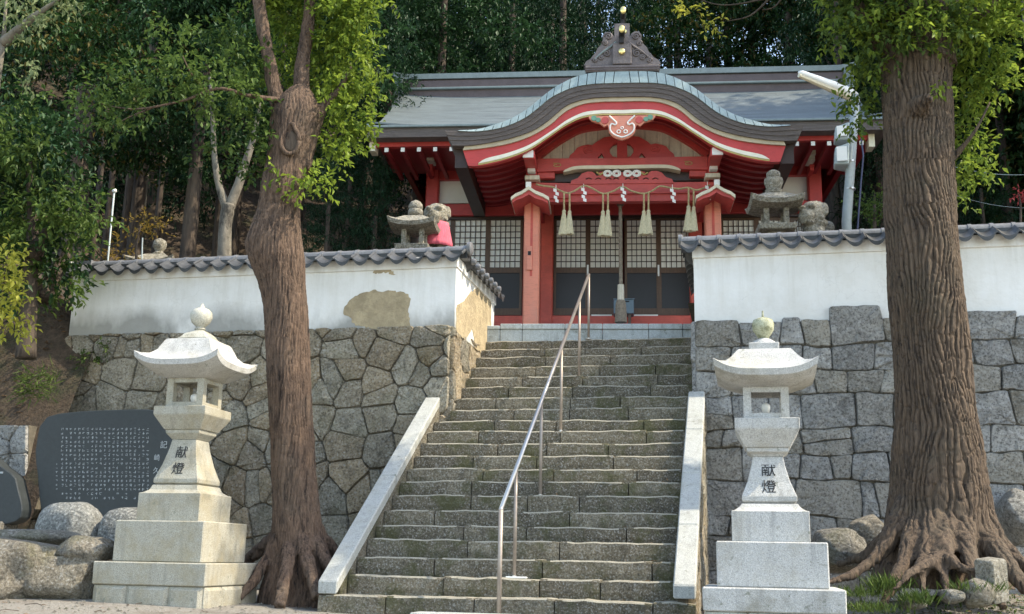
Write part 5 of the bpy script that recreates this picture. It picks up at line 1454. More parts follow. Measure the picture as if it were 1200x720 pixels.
def localize(rings, o): return [(x-o.x, y_-o.y, z-o.z, r) for x, y_, z, r in rings]
# left tree
YL = 11.8
rows = [(715,300,404),(690,305,399),(665,312,391),(645,317,384),(625,319,379),(600,320,375),(550,318,370),(500,315,367),(450,313,364),(400,311,363),(360,308,361),(330,301,358),(305,291,357),(285,289,354),(265,296,352),(245,303,352),(220,306,356),(190,312,362),(160,316,370),(140,318,376),(126,323,376),(114,330,370),(104,340,364)]
rg = px_trunk(rows, YL); o0 = Vector((rg[0][0], rg[0][1], rg[0][2]))
lt = thing('tree', 'reddish-brown forked tree with bulge and oval scar on its trunk, left of the stairs', 'tree', o0)
lmb = trunk_mb(localize(rg, o0), 40, .035, 3)
def wp(x, yy, Y): return at(x, yy, Y)-o0
def roots(mbx, o_, Y, specs):
    for pts, r0, r1 in specs:
        P = [at(x, yy, Y_)-o_ for x, yy, Y_ in pts]; n = 14
        Q = []
        for k in range(n):
            t = k/(n-1)*(len(P)-1); i = min(int(t), len(P)-2); Q.append(P[i].lerp(P[i+1], t-i)+Vector((0, 0, .02*noise.noise(Vector((k*.6, r0*30, 0))))))
        rr = [(r0+(r1-r0)*(k/(n-1))**.7)*(1+.18*noise.noise(Vector((k*.9, r0*9, 3)))) for k in range(n)]
        mbx.tube(Q, rr, 14)
ROOTS_L = [([(345,580,11.8),(332,625,11.7),(316,650,11.65),(300,678,11.5),(280,702,11.3)], .12, .035), ([(343,590,11.8),(340,635,11.62),(337,660,11.4),(332,690,11.2),(328,712,11.05)], .11, .05),
  ([(346,580,11.8),(362,628,11.7),(376,650,11.6),(392,674,11.5),(406,702,11.3)], .12, .045), ([(347,590,11.8),(354,635,11.58),(362,665,11.35),(372,702,11.1)], .11, .05), ([(342,590,11.85),(325,630,11.95),(298,650,12.1),(270,676,12.3)], .14, .04), ([(350,590,11.85),(374,628,12.0),(400,655,12.1)], .14, .05)]
roots(lmb, o0, YL, ROOTS_L)
limb(None, o0, [(340,185,11.8),(334,150,11.78),(325,118,11.75),(316,75,11.7),(306,20,11.7),(296,-60,11.7),(270,-160,11.6)], [.12,.11,.085,.075,.07,.065,.05], '', mb=lmb)
limb(None, o0, [(350,200,11.8),(353,150,11.8),(353,112,11.8),(354,80,11.85),(361,30,11.9),(366,-30,11.9),(372,-140,12)], [.14,.13,.10,.085,.072,.068,.05], '', mb=lmb)
limb(None, o0, [(354,190,11.85),(366,150,11.85),(382,122,11.85),(398,104,11.9),(412,78,11.9)], [.12,.10,.05,.03,.02], '', 10, mb=lmb)
kn = at(294,286,11.75)-o0
lmb.lathe([(.02,-.2),(.10,-.12),(.13,0),(.10,.12),(.02,.2)], kn+Vector((.06,0,0)), 14)
def plates(p, rings, N, seed, cross=5.5):
    """bark broken into long plates by wandering vertical furrows and short cross cracks"""
    x, y_, z = float(p[0]), float(p[1]), float(p[2])
    i = min(len(rings)-1, max(0, int(np.searchsorted(rings[:, 2], z))))
    a = math.atan2(y_-rings[i, 1], x-rings[i, 0])
    u = a*N/(2*math.pi)+2.3*noise.noise(Vector((x*2.4+seed, y_*2.4, z*1.0)))+.85*noise.noise(Vector((x*8, y_*8+seed, z*3.4)))
    d = abs(u-math.floor(u)-.5)*2
    hs = math.sin(math.floor(u+.5)*12.9898)*437.58; v = z*cross*(.8+.4*(hs*3.1-math.floor(hs*3.1)))+(hs-math.floor(hs))*7+1.2*noise.noise(Vector((x*5, y_*5, z*2))); d2 = abs(v-math.floor(v)-.5)*2
    return min(1.0, d*2.3)*(.62+.38*min(1.0, d2*4.5))
ra_l = np.array(localize(rg, o0))
def relief_l(p):
    x, y_, z = float(p[0]), float(p[1]), float(p[2])
    return .016*plates(p, ra_l, 46, 2, 9)-.010+.005*noise.noise(Vector((x*26, y_*26, z*14)))+.012*noise.noise(Vector((x*3.4, y_*3.4, z*2.6)))
grown('trunk', lmb, 'bark_l', lt, .0125, relief_l)
limb(lt, o0, [(330,118,11.7),(290,112,11.4),(255,104,11.2),(215,118,11.1),(160,128,11.0),(118,122,10.95)], [.035,.022,.018,.015,.010,.005], 'bark_l', 7)
limb(lt, o0, [(240,105,11.2),(225,88,11.1),(214,66,11.0)], [.014,.010,.005], 'bark_l', 6)
limb(lt, o0, [(180,126,11.05),(150,138,11.0),(132,150,11.0)], [.010,.007,.004], 'bark_l', 6)
# oval scar with its raised lip
sc_c = wp(345, 175, 11.8)+Vector((0, -.225, 0))
mb = MB(); mb.tube([sc_c+Vector((.10*math.cos(a_), -.035-.01*math.sin(a_*2), .155*math.sin(a_)+(.05 if abs(a_-math.pi/2) < .3 else 0))) for a_ in [2*math.pi*k/24 for k in range(25)]], .026, 8); mb.build('scar_lip', 'bark_l', lt, smooth=True)
mb = MB(); mb.frustum([[(sc_c.x+.098*s_*math.cos(2*math.pi*k/20), sc_c.y+d_, sc_c.z+.15*s_*math.sin(2*math.pi*k/20)) for k in range(20)] for s_, d_ in ((1, .05), (1, -.02), (.6, -.035), (.15, -.03))]); mb.build('scar_face', 'bark_d', lt, smooth=True)
def pcl(items, o_):
    out = []
    for x, yy, Y_, r in items: p = at(x, yy, Y_)-o_; out.append((p.x, p.y, p.z, r))
    return out
br = [(392,25,11.9,.34),(415,60,12.0,.3),(400,95,11.9,.26),(412,135,11.95,.26),(398,160,11.9,.22),(418,5,12,.3),(385,60,12.1,.28),(372,100,12.2,.22),(425,100,12.1,.2),(425,150,12,.13),
      (340,20,12.2,.32),(335,60,12.3,.26),(330,-20,12,.4),(380,-30,11.9,.45),(430,-30,12,.35),(392,185,11.8,.14),(378,215,11.65,.13),(362,208,11.5,.09),(330,208,11.5,.10),(350,222,11.5,.05),
      (350,-120,11.9,.8),(280,-110,11.8,.7),(420,-120,12,.7),(335,100,12.3,.2)]
joined_leaf('crown', foliage(pcl(br, o0), 950, .078, 6, .85, .2, aspect=.5), 'leaf_bright', lt)
lf = [(115,125,10.95,.20),(140,102,11.0,.20),(160,85,11.0,.15),(165,125,11,.15),(135,150,11,.14),(190,105,11.1,.2),(215,75,11.0,.22),(205,45,11.1,.2),(235,100,11.2,.2),(250,125,11.3,.18),(262,95,11.3,.22),(285,110,11.5,.22),(300,140,11.6,.2),(290,75,11.7,.3),
      (270,45,11.8,.3),(305,165,11.6,.16),(160,150,11.05,.1),(110,105,10.95,.13),(290,185,11.8,.2),(255,175,12,.18),(322,150,11.7,.12)]
joined_leaf('crown', foliage(pcl(lf, o0), 620, .075, 6, .8, .25, aspect=.5), 'leaf_left', lt)

# right tree
YR = 11.2
rows = [(690,1018,1185),(670,1022,1180),(650,1029,1176),(630,1034,1171),(600,1040,1163),(570,1045,1156),(540,1048,1151),(500,1051,1144),(450,1050,1138),(400,1047,1133),(350,1043,1128),(300,1040,1122),(250,1038,1117),(200,1037,1115),(150,1036,1114),(100,1035,1113),(70,1033,1114),(50,1030,1116),(20,1020,1125)]
rg = px_trunk(rows, YR); o1 = Vector((rg[0][0], rg[0][1], rg[0][2]))
rt = thing('tree', 'massive tree with deeply furrowed brown bark and spreading roots, right of the stairs', 'tree', o1)
rmb = trunk_mb(localize(rg, o1), 48, .035, 6)
roots(rmb, o1, YR, [([(1097,560,11.2),(1058,600,11.0),(1032,650,10.85),(1000,673,10.7),(962,686,10.5)], .18, .035), ([(1097,560,11.2),(1076,610,10.9),(1062,655,10.6),(1046,685,10.3),(1034,712,10.1)], .18, .045),
  ([(1097,560,11.2),(1100,610,10.85),(1100,652,10.4),(1107,680,10.1),(1112,704,9.9)], .17, .04), ([(1097,560,11.2),(1124,600,10.9),(1134,650,10.5),(1152,682,10.2),(1178,714,9.9)], .19, .05),
  ([(1097,560,11.2),(1144,590,11),(1166,632,10.8),(1192,657,10.6),(1230,684,10.4)], .19, .06), ([(1094,600,10.9),(1088,650,10.5),(1078,674,10.15),(1082,692,10.0),(1090,706,9.9)], .16, .03),
  ([(1112,600,10.9),(1106,648,10.45),(1088,662,10.15),(1064,674,9.95),(1046,692,9.85)], .15, .028), ([(1128,610,10.8),(1134,648,10.4),(1141,674,10.1),(1136,702,9.9)], .14, .03),
  ([(1104,630,10.6),(1110,656,10.25),(1132,669,10.05),(1162,670,10.0)], .12, .035), ([(1110,560,11.1),(1148,625,10.85),(1184,668,10.3),(1214,706,10)], .22, .06), ([(1090,560,11.25),(1052,625,11.25),(1018,652,11.4),(980,662,11.6)], .22, .04)])
limb(None, o1, [(1070,110,11.2),(1050,70,11.2),(1030,45,11.1),(1012,20,11),(995,-20,10.9)], [.2,.15,.11,.07,.05], '', mb=rmb)
limb(None, o1, [(1075,80,11.2),(1076,0,11.2),(1085,-120,11.2),(1080,-240,11.2)], [.42,.36,.26,.15], '', 20, mb=rmb)
limb(None, o1, [(1085,110,11.2),(1104,62,11.2),(1130,30,11.1),(1165,0,11.0),(1210,-60,10.9)], [.2,.15,.09,.06,.03], '', mb=rmb)
k0 = at(1082, 120, 10.78)-o1; rmb.tube([k0+Vector((0, .25, -.04)), k0+Vector((0, .1, -.02)), k0+Vector((.0, -.02, 0)), k0+Vector((.05, -.10, .02))], [.16, .13, .085, .05], 12)
ra_r = np.array(localize(rg, o1))
def relief_r(p):
    x, y_, z = float(p[0]), float(p[1]), float(p[2])
    low = max(0.0, min(1.0, (z-.30)/.6))
    h = plates(p, ra_r, 50, 5)
    return .034*h*(.35+.65*low)-.026+.007*noise.noise(Vector((x*24, y_*24, z*12)))+.018*noise.noise(Vector((x*3, y_*3, z*1.8)))
grown('trunk', rmb, 'bark_r', rt, .0125, relief_r, 5)
limb(rt, o1, [(1112,190,11.1),(1130,170,11.0),(1145,150,10.9),(1160,120,10.9)], [.05,.025,.015,.008], 'bark_r', 8)
dk = [(1000,15,10.9,.3),(1030,-5,10.9,.3),(1040,35,10.75,.2),(1060,15,10.7,.25),(1085,30,10.7,.22),(1100,5,10.7,.3),(985,-15,10.9,.3),(1015,55,11,.15),(1010,100,11.3,.2),(1008,135,11.4,.15),(1020,75,11.4,.17),(1118,35,10.75,.2),(1075,55,10.75,.1),
      (1000,-80,11,.7),(1080,-100,11,.9),(1150,-90,11,.8),(1060,-200,11.2,1.1),(985,40,11,.14),(1045,62,10.8,.1)]
joined_leaf('crown', foliage(pcl(dk, o1), 600, .078, 6, .8, .25, aspect=.5), 'leaf_left', rt)
joined_leaf('crown', foliage(pcl(dk, o1), 420, .085, 6, .8, .5, aspect=.5), 'leaf_bright', rt)
bt = [(1140,20,10.9,.3),(1165,45,10.9,.26),(1150,80,11.2,.25),(1140,115,11.3,.22),(1130,150,11.3,.18),(1165,95,11,.18),(1135,185,11.3,.2),(1150,205,11.3,.14),(1120,60,11.3,.2),(1180,10,11,.25),(1125,210,11.2,.12),(1098,100,10.8,.05),(1108,92,10.8,.05),(1010,140,11.4,.06),(1210,-20,11,.4),(1128,240,11.6,.06)]
joined_leaf('crown', foliage(pcl(bt, o1), 1000, .078, 6, .85, .2, aspect=.5), 'leaf_bright', rt)

# near shrub-tree at the left edge, pale tree above it, yellow spray
def bushtree(label, base, trunkpts, rad, clusters, mat, per, size, cat='tree', name='tree', bark='bark_d', flat=.8, hollow=.3):
    o_ = Vector(base); t = thing(name, label, cat, o_)
    for tp in trunkpts: limb(t, o_, tp, rad, bark, 10, 'trunk' if tp is trunkpts[0] else 'limb')
    joined_leaf('crown', foliage(pcl(clusters, o_), per, size, 6, flat, hollow), mat, t); return t
rngc = random.Random(4)
cl = [(rngc.uniform(-60, 75), rngc.uniform(150, 330), rngc.uniform(13.5, 15.2), rngc.uniform(.28, .5)) for _ in range(30)] + [(80,215,14,.35),(90,250,14,.35),(60,180,14.2,.3),(100,270,14.4,.2),(20,130,14,.3),(40,120,14.2,.25)]
lb = bushtree('dark green leafy evergreen shrub tree filling the left edge above the bank', at(30, 400, 14.4), [[(30,420,14.4),(35,330,14.4),(38,250,14.4),(30,150,14.3)], [(48,350,14.6),(72,310,14.9),(82,285,15.2)], [(38,300,14.4),(70,250,14.2)]], [.14,.10,.07,.03], cl[::2], 'leaf_forest', 330, .12)
joined_leaf('crown', foliage(pcl(cl[1::2]+[(10,170,13.6,.3),(60,230,13.6,.25),(95,240,13.7,.2)], Vector(lb.location)), 330, .11, 6, .7, .4), 'leaf_left', lb)
bushtree('pale-leaved tree whose trunk shows at the upper left corner', at(-30, 420, 12.6), [[(-30,460,12.6),(-20,300,12.6),(-10,150,12.6),(2,60,12.6),(6,20,12.6),(10,-60,12.6)], [(4,50,12.6),(40,20,12.4),(80,-8,12.3)]], [.07,.06,.05,.035,.02,.015],
         [(30,10,12.4,.2),(60,18,12.3,.18),(45,38,12.3,.14),(75,20,12.3,.12),(20,40,12.4,.12),(35,80,12.4,.09),(10,-10,12.4,.25),(70,-15,12.3,.25),(28,95,12.4,.06),(45,78,12.4,.05)], 'leaf_pale', 330, .085, bark='bark_p')
bushtree('low sapling with yellow-green leaves leaning in at the left edge', at(-12, 430, 12.5), [[(-12,470,12.6),(-8,400,12.5),(2,350,12.3),(8,300,12.2)]], [.02,.016,.012,.006],
         [(3,300,12.2,.17),(14,322,12.1,.14),(6,345,12.1,.16),(2,375,12.1,.16),(20,372,12.1,.10),(16,392,12.1,.07),(-10,340,12.2,.25),(20,345,12.1,.08)], 'leaf_yellow', 700, .085, cat='sapling', name='sapling')
# sprig hanging in at the top
bushtree('thin twig with few yellow-green leaves hanging in right of the ridge ornament', at(905, -40, 12), [[(960,-70,12),(910,-10,12),(880,2,12),(845,6,12),(815,-2,12)], [(905,-5,12),(880,18,12),(852,25,12)], [(935,-40,12),(912,4,12),(893,12,12)]], [.018,.012,.008,.004],
         [(801,3,12,.03),(812,14,12,.035),(832,24,12,.045),(834,30,12,.03),(806,8,12,.025)], 'leaf_yellow', 2500, .07, cat='branch', name='overhanging_branch')
# shrubs behind the left wall and by the pole
bushtree('yellowing small-leaved shrub behind the left wall near the white post', at(160, 330, 16.8), [[(160,330,16.8),(160,290,16.8),(165,265,16.8)]], [.03,.02,.01],
         [(155,262,16.8,.12),(168,268,16.8,.13),(180,262,16.8,.12),(140,292,16.8,.16),(150,300,16.8,.14),(172,255,16.8,.10),(128,298,16.8,.1),(186,270,16.8,.1)], 'leaf_autumn', 500, .07, cat='shrub', name='shrub')
bushtree('green shrub behind the wall beside the lamp pole', at(1025, 262, 16), [[(1025,270,16),(1025,240,16),(1025,225,16)]], [.03,.02,.01],
         [(1012,240,16,.2),(1030,235,16,.22),(1020,250,16,.2),(1040,245,16,.18)], 'leaf_left', 420, .075, cat='shrub', name='shrub')
pp = thing('potted_flower', 'red-pink flowering shrub at the right edge above the wall', 'shrub', at(1196, 250, 15.5))
limb(pp, pp.location, [(1196,262,15.5),(1196,240,15.5),(1194,228,15.5)], [.02,.015,.01], 'bark_d', 8, 'stem')
joined_leaf('flowers', foliage(pcl([(1194,228,15.5,.06),(1205,233,15.5,.09)], Vector(pp.location)), 2500, .05, 6, .8, .2), 'leaf_pink', pp)

# ================================================================== BACKGROUND FOREST
# crown variants, each a leafy volume of clumps with gaps; shared by all trees of the kind
def crown_variant(kind, seed):
    global rng
    rng = np.random.default_rng(seed); r = random.Random(seed); cl = []
    if kind == 'broad':
        for k in range(30):
            a = r.uniform(0, 6.28); e = r.uniform(-.6, 1.3); R_ = 2.7*r.uniform(.35, 1.0)
            cl.append((R_*math.cos(e)*math.cos(a), R_*math.cos(e)*math.sin(a), 2.4*math.sin(e)*1.1, r.uniform(.4, .85)))
        return foliage(cl, 90, .16, 7, .5, .45)
    for k in range(46):                                # cedar: tiers of drooping sprays
        t = (k/46); a = k*2.4; R_ = (2.1*(1-t)+.25)*r.uniform(.55, 1)
        cl.append((R_*math.cos(a), R_*math.sin(a), -3.2+7.4*t, r.uniform(.4, .62)*(1.1-.5*t)))
    return foliage(cl, 105, .16, 8, .45, .3, .5, .26)
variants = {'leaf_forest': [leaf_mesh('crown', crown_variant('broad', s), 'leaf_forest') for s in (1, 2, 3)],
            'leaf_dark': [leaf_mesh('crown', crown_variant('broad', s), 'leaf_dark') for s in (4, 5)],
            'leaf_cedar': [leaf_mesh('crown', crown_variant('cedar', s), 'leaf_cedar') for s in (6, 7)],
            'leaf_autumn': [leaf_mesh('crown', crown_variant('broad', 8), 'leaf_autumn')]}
def unit_trunk(bark):
    mb = MB(); rr = []
    for k in range(14):
        t = k/13; rr.append([((.9+.1*math.sin(3*a+t*4))*(1-.45*t)*math.cos(a)+.25*math.sin(t*3.0)*.5, (1-.45*t)*math.sin(a), t) for a in [2*math.pi*i/12 for i in range(12)]])
    mb.frustum(rr); o = mb.build('trunk', bark, None, smooth=True); me = o.data; bpy.data.objects.remove(o); return me
utr = {b: unit_trunk(b) for b in ('bark_d', 'bark_p')}
rdb = random.Random(12)
KIND = {'leaf_forest': 'green broadleaf tree', 'leaf_dark': 'dark evergreen tree', 'leaf_cedar': 'dark cedar', 'leaf_autumn': 'yellowing tree'}
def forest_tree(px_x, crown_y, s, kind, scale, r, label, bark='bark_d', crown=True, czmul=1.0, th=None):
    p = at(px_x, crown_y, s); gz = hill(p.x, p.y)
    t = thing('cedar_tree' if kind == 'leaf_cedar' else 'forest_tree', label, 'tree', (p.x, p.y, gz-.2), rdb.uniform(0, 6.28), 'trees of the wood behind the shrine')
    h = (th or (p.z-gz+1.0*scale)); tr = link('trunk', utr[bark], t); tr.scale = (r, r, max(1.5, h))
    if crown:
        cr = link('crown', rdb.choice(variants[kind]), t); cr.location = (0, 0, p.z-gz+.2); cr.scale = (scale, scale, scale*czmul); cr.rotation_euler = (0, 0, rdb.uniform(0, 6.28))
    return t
# visible individuals nearest the terrace: (x, y of crown centre, distance, kind, scale, trunk radius, label)
near = [
 (238, 110, 19.5, 'leaf_forest', .78, .19, 'thick straight trunk and leafy crown directly left of the pale forked tree'),
 (180, 60, 21, 'leaf_dark', .8, .16, 'dark tree rising above the yellowing shrub and white post'),
 (330, 60, 20, 'leaf_forest', .85, .16, 'green tree directly behind the forked left tree'),
 (455, 130, 21, 'leaf_cedar', .62, .14, 'drooping cedar beside the left end of the shrine roof'),
 (440, 40, 23, 'leaf_forest', .9, .16, 'broad green tree above the left end of the shrine roof'),
 (520, 20, 24, 'leaf_forest', .9, .16, 'broad green tree above the left half of the shrine ridge'),
 (600, 30, 26, 'leaf_cedar', .8, .16, 'cedar behind the roof ridge left of the ridge ornament'),
 (660, 20, 27, 'leaf_cedar', .8, .16, 'cedar just left of the gilt ridge ornament'),
 (100, 130, 19, 'leaf_dark', .7, .3, 'tree with a broad root-flared trunk behind the far left end of the plaster wall'),
 (410, 215, 19.5, 'leaf_cedar', .36, .08, 'low cedar between the left tree and the shrine side'),
 (385, 245, 18.5, 'leaf_cedar', .30, .07, 'small dark cedar just right of the left tree trunk'),
 (440, 260, 18.5, 'leaf_cedar', .30, .07, 'small cedar left of the terrace lantern'),
 (1030, 200, 21, 'leaf_cedar', .5, .12, 'dark cedar behind the lamp pole'),
 (980, 30, 24, 'leaf_cedar', .8, .16, 'cedar above the right end of the shrine roof'),
 (1170, 130, 23, 'leaf_dark', .8, .16, 'dark tree behind the right tree at the right edge'),
 (1150, 230, 20, 'leaf_cedar', .35, .07, 'low dark cedar above the right wall end'),
]
for (x, yy, s, kd, scl, r, lab) in near: forest_tree(x, yy, s, kd, scl, r, lab)
# bare straight trunks in the dark grove at the left
for (x, w_, s, lab) in ((197,9,23,'pale straight trunk in the dark grove, left of the thick trunk'),(160,7,25,'thin dark straight trunk above the yellowing shrub'),(180,8,24,'dark straight trunk between the thin one and the pale one'),(215,7,26,'slim trunk just right of the pale trunk'),(283,10,22,'straight dark trunk right of the pale forked tree'),(147,6,26,'thinnest trunk left in the grove near the white pole'),(300,7,24,'slim dark trunk just left of the forked left tree'),(1193,12,17.5,'smooth grey trunk at the right edge')):
    forest_tree(x, -60 if x < 1000 else -80, s, 'leaf_dark' if x < 1000 else 'leaf_forest', .8, w_/2*s/FPX*1.25, lab, 'bark_p' if x in (197, 1193) else 'bark_d')
# pale forked tree
pf = thing('forked_tree', 'pale grey tree forking low behind the left plaster wall', 'tree', at(262, 330, 18))
limb(pf, pf.location, [(262,345,18),(263,300,18),(264,265,18),(268,240,18)], [.14,.12,.11,.12], 'bark_p', 12, 'trunk')
limb(pf, pf.location, [(266,245,18),(256,215,18),(251,180,18),(249,130,18),(246,90,18)], [.09,.06,.05,.04,.03], 'bark_p', 10)
limb(pf, pf.location, [(268,245,18),(280,215,18),(288,190,18),(296,165,18),(305,120,18)], [.10,.08,.07,.05,.03], 'bark_p', 10)
joined_leaf('crown', foliage(pcl([(245,95,18,.35),(270,120,18,.3),(300,110,18,.4),(260,160,18.2,.25),(235,130,18,.3),(300,150,18.2,.25),(230,200,18.2,.15),(280,75,18,.4)], Vector(pf.location)), 200, .12, 6, .7, .3), 'leaf_forest', pf)
# the slope beyond, tree after tree
cnt = 0
MARKS = [(0,'beyond the left edge'),(70,'above the left bank'),(130,'above the white flag pole'),(200,'above the yellowing shrub'),(265,'above the pale forked tree'),(330,'left of the forked left tree'),(400,'behind the forked left tree'),
 (470,'above the left roof end'),(540,'above the left roof quarter'),(610,'above the left middle of the roof'),(680,'left of the ridge ornament'),(735,'directly behind the ridge ornament'),(800,'just right of the ridge ornament'),
 (870,'behind the hanging yellow leaves'),(940,'above the long white lamp'),(1010,'above the lamp pole'),(1075,'left behind the big right tree'),(1130,'behind the big right tree'),(1180,'above the right end of the wall'),(9999,'beyond the right edge')]
used_labels = set()
ROWN = ['nearest the shrine', 'second up the slope', 'midway up the slope', 'high on the slope', 'topmost on the slope']
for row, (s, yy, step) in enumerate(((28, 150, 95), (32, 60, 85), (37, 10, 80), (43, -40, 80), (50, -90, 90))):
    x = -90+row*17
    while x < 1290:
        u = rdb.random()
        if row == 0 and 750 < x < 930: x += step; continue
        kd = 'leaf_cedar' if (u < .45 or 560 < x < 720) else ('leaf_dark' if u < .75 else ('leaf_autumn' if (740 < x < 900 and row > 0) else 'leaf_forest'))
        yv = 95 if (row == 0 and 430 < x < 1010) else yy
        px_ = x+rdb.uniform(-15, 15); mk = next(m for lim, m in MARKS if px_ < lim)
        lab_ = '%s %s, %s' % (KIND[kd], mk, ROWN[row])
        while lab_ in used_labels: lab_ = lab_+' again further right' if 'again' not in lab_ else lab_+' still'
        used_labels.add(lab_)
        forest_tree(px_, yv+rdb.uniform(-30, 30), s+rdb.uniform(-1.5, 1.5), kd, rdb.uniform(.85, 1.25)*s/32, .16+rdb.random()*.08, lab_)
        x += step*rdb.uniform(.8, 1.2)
# unseen trees added beyond the right frame edge to keep the sun off wood and hall
for k in range(34):
    X = 11.5+(k % 6)*2.4+rdb.uniform(-.8, .8); Y_ = 17+(k//6)*4.2+rdb.uniform(-1, 1); gz = hill(X, Y_)
    t = thing('forest_tree', 'tall unseen tree added outside the right edge of the view to block the sun', 'tree', (X, Y_, gz-.2), rdb.uniform(0, 6), 'unseen trees added to block the sun')
    H = 9+rdb.uniform(0, 5); tr = link('trunk', utr['bark_d'], t); tr.scale = (.25, .25, H)
    for q in range(2):
        cr = link('crown', rdb.choice(variants['leaf_dark']), t); cr.location = (0, 0, H-q*4); cr.scale = (1.25,)*3; cr.rotation_euler = (0, 0, rdb.uniform(0, 6))
# undergrowth on the slope
rng = np.random.default_rng(5)
ug = []
for _ in range(150):
    x = random.uniform(-200, 1400); s = random.uniform(18.5, 26) if (x < 470 or x > 1000) else random.uniform(24, 30)
    p = at(x, 300, s); ug.append((p.x, p.y, hill(p.x, p.y)+.15, random.uniform(.3, .75)))
stuff(link('undergrowth', leaf_mesh('undergrowth', foliage(ug, 110, .13, 6, .6, .2), 'leaf_dark')))

# ================================================================== GROUND COVER
def scatter(name, mat, n, fn, size, up=.0):
    P = np.array([fn() for _ in range(n)]); d = unit(n); d[:, 2] = np.abs(d[:, 2])*up+(.05 if up == 0 else 0)
    nn = np.array([0, 0, 1.])+.25*unit(n); V = leaf_arrays(P, d, nn, size*(.6+.8*rng.random(n)), .5, .08)
    return stuff(link(name, leaf_mesh(name, V, mat)))
def on_bank():
    s = random.uniform(12.2, 14.6); l = random.uniform(-14, -9.7); p = WF.w(l, s); t = max(0, min(1, (s-12.2)/1.9)); t = t*t*(3-2*t)*.75+.25*t
    top = ZT+.55*max(0, -l-9.4); z = GZ+(top-GZ)*t+.16*noise.noise(Vector((l*1.4, s*1.4, 0)))+.06*noise.noise(Vector((l*5, s*5, 0)))
    return (p.x, p.y, z+.02)
scatter('leaf_litter', 'litter', 2600, on_bank, .075)
def on_yard():
    x = random.uniform(-6, 7); y_ = random.uniform(9.3, 13); return (x, y_, gheight(x, y_)+.008)
scatter('fallen_leaves', 'litter', 420, on_yard, .05)
def on_steps():
    n = random.choice(range(NS-1)); l = random.uniform(-3.7, -.8) if random.random() < .5 else random.choice([random.uniform(-3.8, -3.4), random.uniform(-1.0, -.75)])
    q = WF.w(l, D0+n*TR+random.uniform(.03, TR-.01), EZ[n]+.006); return tuple(q)
scatter('step_litter', 'litter', 420, on_steps, .035)
def tuft(label, x0, x1, y_, Y, n, h, cat='grass tuft', mat='grass', name='grass_tuft'):
    base = at((x0+x1)/2, y_, Y); W = (x1-x0)*Y/FPX
    n = int(n*.55); pos = np.stack([rng.normal(0, W*.28, n), rng.normal(0, .09, n), rng.uniform(-.03, .01, n)], 1); d = unit(n)*.8; d[:, 2] = .8
    V = leaf_arrays(pos, d, unit(n), h*(.35+.85*rng.random(n)), .07, .05)
    o = link(name, leaf_mesh(name, V, mat)); o.location = base; return stuff(o)
tuft('', 975, 1040, 698, 10.0, 500, .12); tuft('', 1020, 1058, 690, 10.1, 500, .16); tuft('', 1060, 1090, 706, 9.8, 420, .15); tuft('', 1118, 1175, 692, 9.9, 500, .13); tuft('', 985, 1060, 716, 9.8, 600, .12)
fern = thing('wall_fern', 'small green fern growing out of the joints high in the left stone wall', 'plant', at(108, 420, 13.9))
limb(fern, fern.location, [(108,424,14.4),(108,420,14.2),(108,418,14.0)], [.01,.01,.006], 'bark_d', 6, 'stem')
SWf = lambda x, yy: WF.w(WF.px(x, yy, SW-.06)[0], SW-.06, WF.px(x, yy, SW-.06)[1])-Vector(fern.location)
rng = np.random.default_rng(9)
joined_leaf('fronds', foliage([(*SWf(98,424), .10), (*SWf(112,417), .12), (*SWf(124,410), .08)], 1500, .06, 6, .6, .1), 'grass', fern)
gt = thing('bank_grass_clump', 'drooping grass clump on the bank above the slate monument', 'grass clump', WF.w(WF.px(45, 440, 13.0)[0], 13.0, WF.px(45, 450, 13.0)[1]))
n = 300; d = unit(n)*.5; d[:, 1] -= .5; d[:, 2] = -.5+rng.random(n)*.9
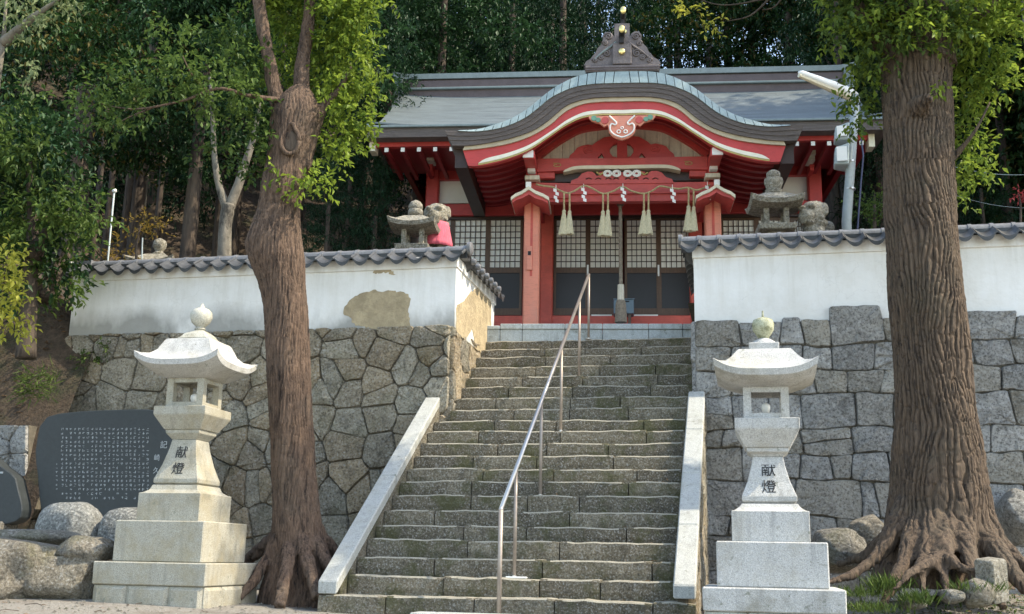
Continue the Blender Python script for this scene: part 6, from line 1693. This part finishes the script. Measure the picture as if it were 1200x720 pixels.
joined_leaf('blades', leaf_arrays(np.stack([rng.uniform(-.25, .25, n), rng.uniform(-.1, .1, n), rng.uniform(-.2, .2, n)], 1), d, unit(n), .2*(.6+.6*rng.random(n)), .08, .03), 'grass', gt)
# moss in the wall joints
def on_wall():
    if random.random() < .6: l = random.uniform(-.5, 3.6)
    else: l = random.uniform(-9.5, -4)
    q = WF.w(l, SW+.015, random.uniform(-.3, 2.95)); return tuple(q)
scatter('joint_moss', 'grass', 3800, on_wall, .026, 1.0)

def gravel():
    V = []; F = []
    for _ in range(2600):
        x = random.uniform(-6, 7); y_ = random.uniform(9.4, 13.2)
        q = WF; l = x*q.L.x+y_*q.L.y; s = x*q.A.x+y_*q.A.y
        if -4.3 < l < -.4 and s > D0-.05: continue
        z = gheight(x, y_); r = random.uniform(.006, .022); o = len(V); a = random.uniform(0, 3)
        for k in range(4): V.append((x+r*math.cos(a+k*1.57)*random.uniform(.7, 1.2), y_+r*math.sin(a+k*1.57)*random.uniform(.7, 1.2), z+.003))
        V.append((x, y_, z+r*.9)); F += [(o, o+1, o+4), (o+1, o+2, o+4), (o+2, o+3, o+4), (o+3, o, o+4)]
    stuff(MB().add(V, F).build('gravel', 'boulder'))
gravel()
def twigs():
    mb = MB()
    for _ in range(90):
        x = random.uniform(-5, 6.5); y_ = random.uniform(9.7, 12.5); a = random.uniform(0, 3.1); L_ = random.uniform(.06, .22)
        l = x*WF.L.x+y_*WF.L.y; s = x*WF.A.x+y_*WF.A.y
        if -4.3 < l < -.4 and s > D0-.05: continue
        z = gheight(x, y_)+.012; mb.tube([(x, y_, z), (x+L_*.5*math.cos(a), y_+L_*.5*math.sin(a), z+.012), (x+L_*math.cos(a+.3), y_+L_*math.sin(a+.3), z)], .004, 4)
    stuff(mb.build('twigs', 'bark_d'))
twigs()

# low weeds, moss and fallen leaves round the foot of the big tree
def on_mound():
    a = random.gauss(0, 1); x = 4.6+a*.75; y_ = random.uniform(9.5, 11.0); return (x, y_, gheight(x, y_)+.012)
scatter('ground_weeds', 'grass', 2200, on_mound, .032, .9)
scatter('root_litter', 'litter', 700, on_mound, .045)
